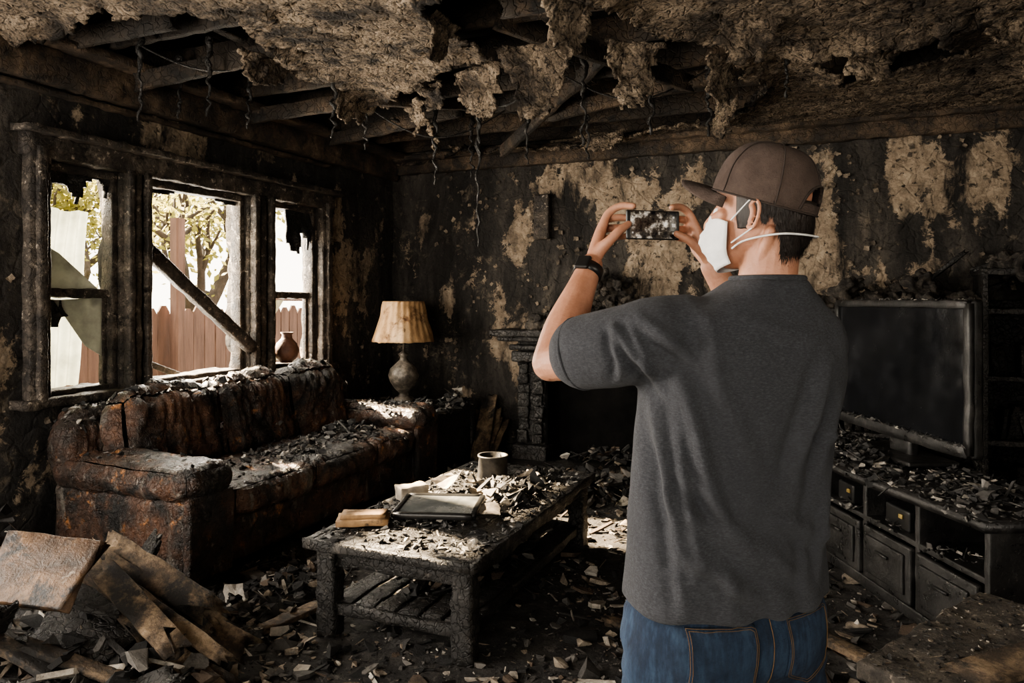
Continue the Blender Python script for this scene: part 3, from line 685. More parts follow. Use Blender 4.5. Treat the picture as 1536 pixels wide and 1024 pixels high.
# ================================================================ COFFEE TABLE
ct = empty('coffee_table'); mb = MB()
xa, xb, ya, yb = -2.11, -1.31, 2.66, 4.32
for i in range(5):
    w = (xb - xa) / 5; x = xa + w * (i + .5); plank(mb, (x, ya, .425 + U(-.002, .002)), (x, yb, .425), w + .006, .035, seg=.05, amp=.005)
plank(mb, (xa, ya, .42), (xb, ya, .42), .05, .045, amp=.006); plank(mb, (xa, yb, .42), (xb, yb, .42), .05, .045, amp=.006)
for x in (xa, xb): plank(mb, (x, ya - .02, .42), (x, yb + .02, .42), .05, .045, amp=.006, seg=.05)
for x in (xa + .06, xb - .06):
    for y in (ya + .07, yb - .07): plank(mb, (x, y, .0), (x, y, .41), .095, .095, amp=.009, seg=.03, ns=26)
    plank(mb, (x, ya + .1, .355), (x, yb - .1, .355), .035, .085, amp=.008)
    plank(mb, (x, ya + .1, .12), (x, yb - .1, .12), .04, .05, amp=.008)
for y in (ya + .07, yb - .07): plank(mb, (xa + .08, y, .355), (xb - .08, y, .355), .035, .085, amp=.008); plank(mb, (xa + .08, y, .12), (xb - .08, y, .12), .04, .05, amp=.006)
for i in range(6): x = xa + .12 + i * .112; plank(mb, (x, ya + .08, .145), (x, yb - .08, .14), .09, .015, amp=.006)
tab = mb.obj('table_body', M['char'], ct)
def at_rot(o, loc, rz, rx=0, ry=0): o.location = loc; o.rotation_euler = (rx, ry, rz); return o
mb = MB()
for a, b in (((-.19, -.13), (.19, -.13)), ((-.19, .13), (.19, .13)), ((-.19, -.13), (-.19, .13)), ((.19, -.13), (.19, .13))):
    plank(mb, a + (.014,), b + (.014,), .028, .026, amp=.001, seg=.04)
g = MB(); rbox(g, (0, 0, .018), (.36, .24, .008), .003, 6)
pf = empty('picture_frame'); mb.obj('frame', M['black'], pf); g.obj('glass', M['glasspane'], pf); at_rot(pf, (-1.72, 3.15, .485), .25, .09, -.02)
mb = MB(); plank(mb, (-.12, 0, .015), (.12, 0, .015), .13, .03, amp=.003, seg=.03); plank(mb, (-.1, .01, .04), (.11, .0, .04), .1, .02, amp=.003, seg=.03)
at_rot(mb.obj('wood_offcut', mat('scorched_pine', [(.3, (.08, .045, .02)), (.6, (.3, .185, .09))], 6, layers=[(9, .56, .66, (.03, .02, .014))], bumps=[('n', 30, .004)])), (-1.99, 2.90, .454), .5)
mb = MB(); lathe(mb, (0, 0, 0), [(0, 0), (.082, 0), (.086, .01), (.086, .12), (.092, .125), (.092, .132), (.078, .132), (.078, .03), (0, .03)], disp=lambda p: V((nz(p, 9), nz(p + V((3, 3, 3)), 9), 0)) * .01)
at_rot(mb.obj('metal_pot', M['can']), (-1.8, 3.95, .454), 0)
mb = MB(); rbox(mb, (0, 0, .04), (.16, .1, .07), .008, 10, lambda p: .01 * nz(p, 20)); at_rot(mb.obj('paper_box', M['paper']), (-2.0, 3.36, .452), .9)
scatter_on('tabletop_debris', [tab], (xa, xb, ya, yb), 2800, .006, .065, M['ashdebris'], ct, dens=lambda x, y: .25 + .75 * sstep(-.1, .4, nz((x, y, 0), 3) + .35 * math.exp(-((y - 3.6) / .5) ** 2)), zmax=1)
mb = MB(); pile(mb, (-1.60, 3.6, .445), (.2, .3), .08, 240, .02, .13); pile(mb, (-1.6, 4.05, .445), (.2, .18), .04, 80, .02, .09); mb.obj('rubble_heap', M['ashdebris'], ct, smooth=False)
mb = MB()
for x, y in ((-1.62, 3.42), (-1.5, 3.55), (-1.75, 3.62), (-1.48, 3.2), (-1.55, 3.9), (-1.9, 3.6)): shard(mb, (x, y, .49), (0, 0, 1), U(.1, .16), 'curl', .4)
mb.obj('scorched_papers', M['paper'], ct, smooth=False)

# ================================================================ END TABLE + LAMP
et = empty('side_table'); mb = MB()
rbox(mb, (-3.5, 5.80, .525), (1.04, .80, .05), .015, 20, lambda p: .006 * nz(p, 14))
for x in (-3.97, -3.03):
    for y in (5.44, 6.14): plank(mb, (x, y, 0), (x, y, .51), .08, .08, amp=.006)
for y in (5.43, 6.15): plank(mb, (-3.95, y, .42), (-3.05, y, .42), .03, .16, amp=.006)
plank(mb, (-3.02, 5.44, .42), (-3.02, 6.15, .42), .03, .16, amp=.006)
rbox(mb, (-3.5, 5.8, .18), (.95, .7, .03), .01, 10); plank(mb, (-3.02, 5.45, .2), (-3.02, 6.1, .2), .02, .38, amp=.006)
o = mb.obj('table_body', M['char'], et)
scatter_on('tabletop_debris', [o], (-4, -2.98, 5.38, 6.18), 600, .015, .11, M['ashdebris'], et, zmax=.8)
mb = MB(); pile(mb, (-3.25, 5.6, .55), (.22, .15), .08, 90, .03, .14); pile(mb, (-3.12, 5.98, .55), (.12, .18), .12, 80, .03, .15); mb.obj('rubble_heap', M['ashdebris'], et, smooth=False)
lm = empty('table_lamp', (-3.56, 5.83, .560)); mb = MB()
lathe(mb, (0, 0, 0), [(0, 0), (.09, 0), (.1, .02), (.09, .045), (.05, .06), (.045, .09), (.08, .13), (.125, .19), (.14, .25), (.12, .31), (.07, .36), (.04, .39), (.035, .42), (.055, .44), (.03, .46), (.012, .47), (.012, .6), (0, .6)],
      disp=lambda p: V((nz(p, 14), nz(p + V((3, 3, 3)), 14), 0)) * .010)
mb.obj('lamp_base', M['ceramic'], lm)
mb = MB(); n = 96; rings = []
for k in range(13):
    v = k / 12; rg = []
    for j in range(n):
        a = 6.2832 * j / n; r = .285 - .105 * v ** .85 + .004 * math.cos(a * 24) + .016 * nz((math.cos(a), math.sin(a), v * 1.5), 1.8)
        z = .565 + .365 * v - (.014 * abs(nz((math.cos(a) * 3, math.sin(a) * 3, 2), 2)) if k == 0 else 0)
        rg.append(V((r * math.cos(a), r * math.sin(a), z)))
    rings.append(rg)
loft(mb, rings, cap=False); o = mb.obj('lamp_shade', M['shade'], lm); s = o.modifiers.new('s', 'SOLIDIFY'); s.thickness = .005
mb = MB()
for j in range(3): a = j * 2.09; tube(mb, [(0, 0, .6), (.17 * math.cos(a), .17 * math.sin(a), .91)], [.004, .004], 6, 1)
mb.obj('shade_spider', M['can'], lm)

# ================================================================ FIREPLACE
fp = empty('fireplace'); mb = MB()
for x in (-2.45, -.85):
    rbox(mb, (x, 6.34, .55), (.27, .22, 1.02), .02, 22, lambda p: .014 * nz(p, 12)); rbox(mb, (x, 6.30, .09), (.34, .3, .2), .02, 12, lambda p: .014 * nz(p, 12)); rbox(mb, (x, 6.29, .99), (.33, .32, .10), .02, 12, lambda p: .012 * nz(p, 12)); rbox(mb, (x, 6.30, 1.07), (.38, .36, .05), .02, 12, lambda p: .012 * nz(p, 12))
    for dx in (-.075, .075):
        z = .2
        while z < .93: h = U(.04, .13); rbox(mb, (x + dx + U(-.01, .01), 6.215 + U(-.014, .014), z + h / 2), (.105 + U(-.02, .01), .05, h - .004), .014, 6, lambda p: .018 * nz(p, 22)); z += h
rbox(mb, (-1.65, 6.35, 1.03), (1.9, .22, .28), .02, 24, lambda p: .014 * nz(p, 12))
for k in range(3): plank(mb, (-2.3, 6.23, .93 + k * .08), (-1.0, 6.23, .93 + k * .08), .03, .03, amp=.01)
rbox(mb, (-1.65, 6.25, 1.2), (2.3, .4, .06), .018, 30, lambda p: .020 * nz(p, 9)); rbox(mb, (-1.65, 6.27, 1.15), (2.2, .33, .05), .018, 30, lambda p: .014 * nz(p, 9))
rbox(mb, (-1.65, 6.15, .03), (2.2, .5, .06), .015, 20, lambda p: .006 * nz(p, 9))
o = mb.obj('mantel_surround', M['char'], fp)
mb = MB(); rbox(mb, (-1.65, 6.44, .45), (1.4, .03, .9), .01, 8); rbox(mb, (-2.31, 6.34, .45), (.03, .2, .9), .01, 8); rbox(mb, (-.99, 6.34, .45), (.03, .2, .9), .01, 8); rbox(mb, (-1.65, 6.34, .88), (1.4, .2, .03), .01, 8); mb.obj('firebox', M['soot'], fp)
mb = MB(); pile(mb, (-1.65, 6.3, .05), (.55, .1), .16, 120, .04, .18); mb.obj('fire_rubble', M['debris'], fp, smooth=False)
mb = MB()
for _ in range(130):
    x = U(-2.45, -1.0); h = .50 * math.exp(-((x + 1.75) / .45) ** 2); z = 1.24 + h * U(0, 1); s = U(.05, .16)
    rbox(mb, (x, 6.27 + U(-.12, .1), z), (s, s * U(.5, .9), s * U(.5, .9)), s * .2, 7, lambda p: .06 * nz(p, 18), Euler((U(0, 3), U(0, 3), U(0, 3))).to_matrix())
mb.obj('charred_rubble', M['rock'], fp)
mb = MB(); rbox(mb, (-2.42, 6.43, 2.28), (.15, .08, .42), .02, 10, lambda p: .012 * nz(p, 14)); mb.obj('wall_sconce', M['frame'])

lb = empty('leaning_boards'); mb = MB()
for k in range(10):
    x = -2.95 + k * .020 + U(-.02, .02); plank(mb, (x, 6.0 + U(-.1, .1), .03), (x + U(-.1, .04), 6.4, .3 + U(0, .36)), U(.05, .10), .018, up=(0, -1, .3), amp=.004, rag=.03)
mb.obj('boards', M['splint'], lb)

# ================================================================ TV + STAND
A = math.radians(-63)
ts = empty('tv_stand', (-.02, 4.55, 0), A); mb = MB()
xs0, xs1, dp = -.55, 1.3, .58
def wavy(x): return -.035 * math.cos((x - .35) * 3.2) - .01
rings = []; n = 46
for k in range(n + 1):
    x = xs0 + (xs1 - xs0) * k / n; f = wavy(x)
    rings.append([V((x, f, .575)), V((x, f - .012, .60)), V((x, f, .62)), V((x, .2, .622 + .004 * nz((x, 0, 0), 9))), V((x, dp, .62)), V((x, dp, .575)), V((x, .2, .575))])
loft(mb, rings)
rbox(mb, ((xs0 + xs1) / 2, dp / 2 + .02, .37), (xs1 - xs0 - .04, dp - .06, .03), .008, 20, lambda p: .004 * nz(p, 15))
rbox(mb, ((xs0 + xs1) / 2, dp / 2 + .02, .04), (xs1 - xs0 - .04, dp - .04, .06), .008, 20)
rbox(mb, ((xs0 + xs1) / 2, dp - .02, .3), (xs1 - xs0 - .04, .02, .56), .006, 20)
for x in (xs0 + .03, -.05, .38, .82, xs1 - .03): rbox(mb, (x, dp / 2 + .02, .31), (.035, dp - .06, .55), .008, 14, lambda p: .004 * nz(p, 15))
for a, b in ((xs0 + .06, -.07), (-.03, .36), (.40, .80), (.84, xs1 - .06)):
    rbox(mb, ((a + b) / 2, .045, .21), (b - a, .03, .27), .01, 14, lambda p: .004 * nz(p, 12)); rbox(mb, ((a + b) / 2, .026, .21), (b - a - .08, .02, .19), .008, 10)
    plank(mb, ((a + b) / 2 - .05, .01, .25), ((a + b) / 2 + .05, .01, .25), .015, .012, amp=.001)
body = mb.obj('stand_body', M['lac'], ts)
mb = MB()
for x, w in ((.12, .16), (.6, .2)): rbox(mb, (x, .2, .436), (w, .22, .1), .01, 8, lambda p: .003 * nz(p, 12))
mb.obj('media_boxes', M['black'], ts)
mb = MB()
for x in (.12, .6): rbox(mb, (x + .04, .085, .45), (.03, .01, .022), .004, 4)
mb.obj('brass_dials', M['brass'], ts)
bvs = bvh_of([body])
scatter_on('stand_debris', None, (-.6, 1.2, 3.0, 5.4), 2200, .008, .075, M['ashdebris'], ts, zmax=1.0, zmin=.5, bv=bvs)
def lw(x, y, z): return V((-.02 + math.cos(A) * x - math.sin(A) * y, 4.55 + math.sin(A) * x + math.cos(A) * y, z))
mb = MB()
for cx, cy, r1, r2, h, n_ in ((.1, .17, .3, .1, .09, 280), (.95, .3, .25, .18, .05, 110), (-.2, .2, .2, .15, .12, 100)):
    c = lw(cx, cy, .62); pile(mb, c, (r1 * .55, r1 * .75), h, n_, .015, .10)
for cx in (-.25, .17, .6, 1.0):
    c = lw(cx, .1, .385); pile(mb, c, (.12, .12), .025, 40, .01, .05)
o = mb.obj('rubble_heap', M['ashdebris'], None, smooth=False); reparent(o, ts)
tv = empty('television', tuple(lw(.1, .40, .004)), A); mb = MB()
rbox(mb, (0, .02, 1.115), (1.26, .06, .77), .02, 24, lambda p: .004 * nz(p, 12)); rbox(mb, (0, .07, 1.08), (.9, .1, .5), .04, 12)
for a, b, w in (((-.61, -.018, 1.475), (.61, -.018, 1.475), .04), ((-.61, -.018, .76), (.61, -.018, .76), .06), ((-.61, -.018, .75), (-.61, -.018, 1.48), .04), ((.61, -.018, .75), (.61, -.018, 1.48), .045)):
    plank(mb, a, b, .03, w, up=(0, 0, 1), amp=.004) if abs(a[2] - b[2]) < .01 else plank(mb, a, b, w, .03, up=(0, 1, 0), amp=.004)
rbox(mb, (0, .04, .69), (.2, .06, .12), .02, 6); rbox(mb, (0, .02, .635), (.6, .28, .025), .01, 12)
mb.obj('tv_body', M['tvframe'], tv)
mb = MB(); rbox(mb, (0, -.012, 1.12), (1.18, .012, .68), .004, 10); mb.obj('screen', M['screen'], tv)
mb = MB()
for _ in range(260): shard(mb, (U(-.6, .6), U(-.01, .05), 1.495), (0, 0, 1), U(.01, .035), None, .8)
for _ in range(160): shard(mb, (U(-.6, .6), -.035, .79), (0, 0, 1), U(.008, .035), None, .8)
mb.obj('tv_debris', M['ashdebris'], tv, smooth=False)

# ================================================================ BOOKCASE
bc = empty('bookcase'); mb = MB(); f1 = lambda p: .01 * nz(p, 9)
for x in (-.25, .5, 1.05, 1.7, 2.4): rbox(mb, (x, 6.23, .74 if x < 1 else .85), (.04, .4, 1.46 if x < 1 else 1.68), .01, 20, f1)
for z in (.06, .5, .95, 1.42): rbox(mb, (1.07, 6.23, z), (2.65, .4, .04), .01, 30, f1)
rbox(mb, (1.72, 6.23, 1.7), (1.4, .42, .05), .01, 20, f1); rbox(mb, (1.07, 6.43, .75), (2.65, .03, 1.5), .01, 20)
bcb = mb.obj('case', M['char'], bc)
mb = MB()
for _ in range(150):
    x = U(-.1, 1.6); z = 1.44 + .42 * abs(nz((x, 0, 0), 2.3)) * U(0, 1) + (.27 if x > 1.05 else 0); s = U(.04, .16)
    rbox(mb, (x, 6.2 + U(-.12, .12), z), (s, s * U(.5, .9), s * U(.4, .8)), s * .2, 7, lambda p: .06 * nz(p, 18), Euler((U(0, 3), U(0, 3), U(0, 3))).to_matrix())
mb.obj('charred_rubble', M['rock'], bc)
mb = MB()
for a, b in (((.5, 6.25, 1.45), (.95, 6.2, 1.85)), ((.75, 6.15, 1.45), (1.2, 6.25, 1.62)), ((1.0, 6.2, 1.72), (1.6, 6.2, 1.95))): plank(mb, a, b, .09, .03, amp=.008, rag=.03)
mb.obj('charred_planks', M['char'], bc)
mb = MB()
for z in (.08, .52, .97):
    x = -.2
    while x < 2.3:
        w = U(.025, .06); h = U(.16, .3); t = U(-.06, .06)
        if random.random() < .75: plank(mb, (x, 6.2, z), (x + t, 6.2, z + h), w, .2, up=(0, 1, 0), amp=.006)
        x += w + .012
mb.obj('burnt_books', M['char'], bc)

# ================================================================ LOW BENCH right foreground
lt = empty('low_bench', (.10, 2.37, 0), math.radians(60)); mb = MB()
rbox(mb, (.40, -.34, .43), (.86, .68, .055), .012, 30, lambda p: .010 * nz(p, 12)); rbox(mb, (.40, -.34, .33), (.8, .62, .14), .012, 20, lambda p: .008 * nz(p, 12))
for x in (.06, .74):
    for y in (-.06, -.62): plank(mb, (x, y, 0), (x, y, .41), .08, .08, amp=.008)
lo = mb.obj('bench_body', M['dusty'], lt)
mb = MB(); plank(mb, (.12, -.24, .465), (.5, -.34, .468), .13, .016, amp=.004, rag=.04); mb.obj('burnt_slats', M['splint'], lt)
scatter_on('bench_debris', [lo], (-.1, 1.2, 1.8, 3.2), 1600, .004, .025, M['debris'], lt, zmax=1, zmin=.3)

# ================================================================ FLOOR DEBRIS
bf = bvh_of([floor])
def dens(x, y):
    d = .45 + .5 * nz((x, y, 0), 1.8)
    if -3.95 < x < -3.0 and 2.8 < y < 5.2: return 0
    return max(.15, d)
fd = scatter_on('floor_debris', None, (-4.0, 2.3, 1.2, 6.1), 9500, .015, .10, M['debris'], None, dens=dens, bv=bf, tilt=.5)
scatter_on('large_rubble', None, (-4.0, 2.3, 1.2, 6.1), 900, .08, .22, M['debris'], fd, dens=dens, bv=bf, kinds=['slab', 'slab', 'strip', 'chunk'], tilt=.3)
scatter_on('fine_rubble', None, (-4.0, 2.3, 1.2, 6.1), 14000, .006, .03, M['debris'], fd, dens=dens, bv=bf)
scatter_on('plaster_fragments', None, (-2.9, 1.6, 1.5, 6.0), 330, .05, .17, M['plaster'], fd, dens=dens, bv=bf, kinds=['slab', 'slab', 'chunk', 'curl'], tilt=.35)
for k, a in enumerate([((-1.6, 5.5, .03), (.9, .4), .14, 420, .03, .18), ((-3.7, 2.25, .02), (.3, .35), .45, 200, .04, .22), ((-2.65, 1.95, .02), (.65, .5), .26, 1000, .03, .19), ((-2.5, 3.0, .02), (.25, .4), .05, 180, .03, .12), ((-1.7, 3.5, .16), (.3, .65), .06, 200, .03, .13)]):
    mb = MB(); pile(mb, *a)
    if k == 4: mb.obj('shelf_rubble', M['debris'], ct, smooth=False)
    else: mb.obj('rubble_pile_%d' % (k + 1), M['debris'], fd, smooth=False)
scatter_on('sofa_debris', sofa_objs, (-4.05, -2.9, 2.75, 5.3), 2400, .008, .07, M['ashdebris'], sofa, zmax=1.6, zmin=.3,
    dens=lambda x, y: .9 if x < -3.7 else (.15 + .85 * sstep(.0, .5, nz((x, y, 0), 3) + .7 * math.exp(-(((x + 3.3) / .25) ** 2 + ((y - 4.4) / .5) ** 2)))) if y > 3.05 else .1)
mb = MB(); pile(mb, (-3.3, 4.5, .5), (.22, .3), .1, 170, .025, .12); pile(mb, (-3.3, 3.7, .5), (.2, .4), .04, 170, .02, .08); mb.obj('sofa_rubble', M['ashdebris'], sofa, smooth=False)

# broken boards, left foreground
bb = empty('scorched_board'); mb = MB(); plank(mb, (-.19, 0, 0), (.17, 0, 0), .27, .028, amp=.006, seg=.03, rag=.02); mb.obj('panel', M['board'], bb); at_rot(bb, (-2.66, 1.82, .50), .35, .75, .1)
sw = empty('splintered_boards'); mb = MB()
for k in range(28):
    p = V((-2.46 + U(-.12, .10), 2.17 + U(-.16, .14), .085 + .010 * k)); d = V((.56 + U(-.1, .1), .03 + U(-.12, .12), -.25 + U(-.05, .05)))
    plank(mb, p - d * U(.4, .55), p + d * U(.3, .58), U(.04, .13), U(.012, .028), up=(.3, -.5, 1), amp=.004, rag=.08, seg=.03)
mb.obj('splinters', M['splint'], sw)
mb = MB()
for a, b, w in [((-3.0, 1.75, .08), (-2.6, 1.62, .42), .12), ((-2.45, 1.68, .06), (-2.15, 1.95, .10), .16), ((-2.9, 2.25, .1), (-2.75, 2.4, .42), .1), ((-3.1, 2.0, .3), (-2.8, 1.9, .05), .2), ((-2.25, 1.75, .05), (-1.9, 2.1, .05), .09), ((-2.9, 1.55, .25), (-2.45, 1.8, .1), .16), ((-2.75, 1.9, .42), (-2.5, 2.0, .3), .1), ((-2.70, 1.86, .28), (-2.40, 1.93, .21), .20), ((-2.3, 1.6, .1), (-2.1, 1.9, .18), .12)]:
    plank(mb, a, b, w, .03, amp=.006, rag=.04, seg=.03, up=(U(-.3, .3), U(-.5, .1), 1))
mb.obj('charred_planks', M['char'], fd)
mb = MB()
for a, b, w in [((-3.8, 2.35, .1), (-3.5, 2.1, .6), .1), ((-3.7, 2.5, .05), (-3.4, 2.0, .4), .16), ((-2.8, 1.65, .34), (-2.45, 1.72, .2), .07), ((-2.6, 1.72, .28), (-2.2, 1.86, .14), .06), ((-.9, 3.3, .03), (-.5, 3.1, .03), .08), ((-1.0, 4.6, .04), (-.4, 4.9, .04), .1), ((.2, 3.3, .03), (-.1, 3.55, .03), .08), ((-1.15, 2.3, .03), (-.8, 2.6, .03), .09), ((-1.9, 2.2, .03), (-1.5, 2.35, .03), .07), ((-2.3, 2.6, .03), (-2.2, 3.1, .03), .08)]: plank(mb, a, b, w, .025, amp=.006, rag=.04, seg=.03)
mb.obj('burnt_planks', M['splint'], fd)
mb = MB(); rbox(mb, (0, 0, 0), (.3, .25, .2), .07, 14, lambda p: .03 * nz(p, 7), Euler((.3, .2, .5)).to_matrix()); at_rot(mb.obj('burnt_cushion', M['ceramic'], fd), (-2.98, 1.62, .30), 0)

# ================================================================ MAN
man = empty('man', (-.165, 1.668, 0), math.radians(23))
OX, OY = .5, 1.6
def P(l, d, z): return V((l - OX, d - OY, z))
PH = math.radians(22)
ax = V((math.cos(PH), math.sin(PH), 0)); ay = V((-math.sin(PH), math.cos(PH), 0))
def ering(c, w, d, n=40, e=2.4, tilt=0.):
    out = []
    for j in range(n):
        a = 6.28318 * j / n; ca, sa = math.cos(a), math.sin(a)
        x = w * math.copysign(abs(ca) ** (2 / e), ca); y = d * math.copysign(abs(sa) ** (2 / e), sa)
        out.append(c + ax * x + ay * y + V((0, 0, tilt * y)))
    return out
mb = MB()
TR = [(.855, .468, 1.61, .238, .153), (.90, .469, 1.61, .236, .152), (1.0, .472, 1.61, .231, .147), (1.12, .480, 1.615, .231, .142), (1.22, .492, 1.615, .237, .142), (1.32, .506, 1.61, .245, .142), (1.395, .512, 1.605, .243, .135),
      (1.45, .518, 1.60, .222, .120), (1.49, .530, 1.59, .165, .100), (1.518, .543, 1.585, .115, .085), (1.545, .550, 1.58, .080, .076)]
loft(mb, [ering(P(l, d, z), w, dd) for z, l, d, w, dd in cr(TR, 5)])
tube(mb, [P(.42, 1.57, 1.435), P(.32, 1.535, 1.425), P(.245, 1.555, 1.405), P(.165, 1.615, 1.385)], [.07, .086, .088, .084], 24, 5)
tube(mb, [P(.62, 1.65, 1.42), P(.685, 1.685, 1.395), P(.695, 1.76, 1.37), P(.685, 1.84, 1.35)], [.075, .082, .084, .082], 24, 5)
sh = remeshed(mb, .0065, 12, .5)
folds = [(.33, 1.36, .41, 1.08, .016, .013), (.315, 1.33, .37, .98, .014, .012), (.285, 1.30, .335, .90, .012, .010), (.25, 1.47, .37, 1.36, .013, .009),
         (.21, 1.44, .31, 1.31, .010, .011), (.37, 1.50, .42, 1.30, .020, .007), (.66, 1.38, .58, 1.14, .018, .009), (.70, 1.30, .63, 1.04, .016, .009), (.69, 1.16, .64, .93, .014, .008),
         (.36, 1.08, .52, .96, .016, .009), (.33, 1.00, .50, .90, .014, .007), (.52, 1.06, .68, 1.00, .016, .007), (.45, 1.46, .60, 1.43, .016, .005), (.47, 1.02, .60, .93, .014, .006),
         (.20, 1.45, .225, 1.34, .008, .008), (.235, 1.46, .27, 1.36, .008, .007), (.34, 1.16, .47, 1.02, .013, .009), (.62, 1.24, .69, 1.20, .012, .006), (.30, 1.2, .33, 1.05, .011, .008),
         (.40, 1.32, .50, 1.16, .022, .006), (.31, 1.12, .36, .94, .012, .009), (.42, .98, .44, .88, .016, .005), (.62, 1.02, .60, .90, .016, .005)]
def shd(p, n):
    dd = 0; x = p.x + OX; z = p.z
    k = sstep(.25, -.35, n.y)
    if k > 0:
        for x1, z1, x2, z2, w, am in folds:
            dx, dz = x2 - x1, z2 - z1; L2 = dx * dx + dz * dz; t = ((x - x1) * dx + (z - z1) * dz) / L2
            q = ((x - x1) * dz - (z - z1) * dx) / math.sqrt(L2)
            if abs(q) > w * 5 or t < -.2 or t > 1.2: continue
            q += .012 * nz((t * 2.2, x1 * 9, 0), 1)
            fade = max(0, math.sin(math.pi * max(0, min(1, (t + .08) / 1.16)))) ** .7
            dd += 1.6 * k * am * fade * (math.exp(-(q / w) ** 2) - .75 * math.exp(-((q - 1.9 * w) / w) ** 2))
    dd = max(-.016, min(.02, dd))
    dd += .006 * nz(p + V((0, 0, p.z * -.4)), 6) + .0035 * nz(p, 15)
    if p.z < .96:
        dd += .005 * math.sin(math.atan2(p.y, p.x) * 9) * (.96 - p.z) / .1; dd = max(-.006, dd)
    return dd
displaced(sh, shd, 1)
shirt = link(sh, 't_shirt', M['shirt'], man)
mb = MB()
def band(ctr, w, d, r):
    pts = ering(ctr, w, d, 48); pts.append(pts[0]); tube(mb, pts, [r] * len(pts), 8, 1, caps=False)
band(P(.55, 1.58, 1.546), .072, .068, .007)
def ringband(c, d, r, rr):
    d = V(d).normalized(); u = d.orthogonal().normalized(); s = d.cross(u); pts = [c + (u * math.cos(a) + s * math.sin(a)) * r for a in [6.28318 * j / 28 for j in range(29)]]
    tube(mb, pts, [rr] * 29, 8, 1, caps=False)
ringband(P(.152, 1.625, 1.382), V((-.07, .06, -.02)), .079, .004)
mb.obj('shirt_hems', M['shirt'], man)
mb = MB()
JR = [(.94, .47, 1.61, .17, .10), (.89, .468, 1.61, .203, .122), (.85, .468, 1.61, .224, .138), (.80, .468, 1.61, .234, .149), (.74, .466, 1.61, .232, .14), (.70, .466, 1.61, .20, .10)]
loft(mb, [ering(P(l, d, z), w, dd) for z, l, d, w, dd in cr(JR, 4)])
for sg in (-1, 1):
    c = P(.467, 1.61, 0); b = c + ax * .118 * sg
    tube(mb, [V((b.x, b.y, .77)), V((b.x, b.y, .66)), V((b.x, b.y, .50)) + ay * .012, V((b.x, b.y, .28)), V((b.x, b.y, .06)) + ax * .01 * sg], [.120, .118, .092, .078, .072], 26, 5)
jm = remeshed(mb, .009, 6, .5)
displaced(jm, lambda p, n: (.005 * nz(p, 8) + .004 * nz(p, 16) + .006 * (1 - abs(nz(V((p.x, p.y, p.z * 3)), 6)) * 2) * (1 if p.z < .75 else .6)) * (1 if p.z < .85 else .2), 1)
jeans = link(jm, 'jeans', M['jeans'], man)
jb = BVHTree.FromPolygons([v.co.copy() for v in jm.vertices], [tuple(p.vertices) for p in jm.polygons])
def onj(x, z, off=.003):
    o = P(.467, 1.61, z) + ax * x - ay * .5; h = jb.ray_cast(o, ay)
    return (h[0] + h[1] * off) if h[0] else o + ay * .37
mb = MB(); sb = MB()
for sg in (-1, 1):
    out = [(-.07, .852), (.07, .852), (.068, .735), (.0, .70), (-.068, .735)]
    nu, nv = 16, 16; vs = []; fs = []
    for j in range(nv + 1):
        for i in range(nu + 1):
            u = i / nu * 2 - 1; v = j / nv; zb = .70 + .035 * abs(u); vs.append(onj(.108 * sg + u * .069, .852 + (zb - .852) * v, .004))
    for j in range(nv):
        for i in range(nu): a = j * (nu + 1) + i; fs.append((a, a + 1, a + nu + 2, a + nu + 1))
    mb.add(vs, fs)
    for off in (.004, .009):
        pts = []
        for k in range(49):
            t = k / 48 * 5; i = int(min(4, t)); f = t - i; a = out[i]; b = out[(i + 1) % 5]
            x = (a[0] + (b[0] - a[0]) * f) * (1 - off * 12); z = .79 + ((a[1] + (b[1] - a[1]) * f) - .79) * (1 - off * 12); pts.append(onj(.108 * sg + x, z, .0056))
        tube(sb, pts, [.0006] * len(pts), 5, 1)
pts = [onj(.0, .86 - .16 * k / 12, .003) for k in range(13)]; tube(sb, pts, [.001] * 13, 5, 1)
o = mb.obj('back_pockets', M['jeans'], man); s = o.modifiers.new('s', 'SOLIDIFY'); s.thickness = .003
sb.obj('jean_stitching', M['stitch'], man)
for k, sg in enumerate((-1, 1)):
    b = P(.467, 1.61, 0) + ax * .125 * sg; mb = MB(); rings = []
    for t, w, h in ((-.1, .025, .05), (-.085, .036, .09), (-.03, .04, .1), (.04, .042, .085), (.11, .048, .06), (.16, .042, .045), (.185, .022, .03)):
        c = b + ay * t; rings.append([c + ax * w * math.cos(a) + V((0, 0, h * .5 + .5 * h * math.sin(a) + .01)) for a in [6.283 * j / 18 for j in range(18)]])
    loft(mb, rings); mb.obj('shoe_%d' % (k + 1), M['black'], man)

def arm(name, sh_, mid, el, wr_, fingers, thumb):
    mb = MB()
    fm = el.lerp(wr_, .35); fm2 = el.lerp(wr_, .75)
    tube(mb, [sh_, mid, el.lerp(mid, .25), el], [.058, .054, .047, .042], 20, 5)
    tube(mb, [el, fm, fm2, wr_], [.044, .049, .036, .030], 20, 6)
    for pts, rad in fingers + [thumb]:
        tube(mb, [wr_ + (pts[0] - wr_) * .05] + pts, [.018] + rad, 12, 4)
    me = remeshed(mb, .0028, 2, .5); return link(me, name, M['skin'], man)
fr = [.0135, .0106, .0097, .0084]; fr5 = [.0122, .0092, .0084, .0074]
Lw = P(.197, 1.835, 1.587)
Lf = [([P(.228, 1.862, 1.680), P(.247, 1.868, 1.722), P(.277, 1.862, 1.739), P(.306, 1.850, 1.7372)], fr),
      ([P(.222, 1.877, 1.666), P(.240, 1.893, 1.704), P(.270, 1.886, 1.712), P(.303, 1.861, 1.708)], fr),
      ([P(.220, 1.887, 1.648), P(.236, 1.905, 1.681), P(.266, 1.898, 1.687), P(.300, 1.861, 1.684)], fr),
      ([P(.221, 1.890, 1.628), P(.236, 1.903, 1.656), P(.262, 1.896, 1.662), P(.294, 1.859, 1.662)], fr5)]
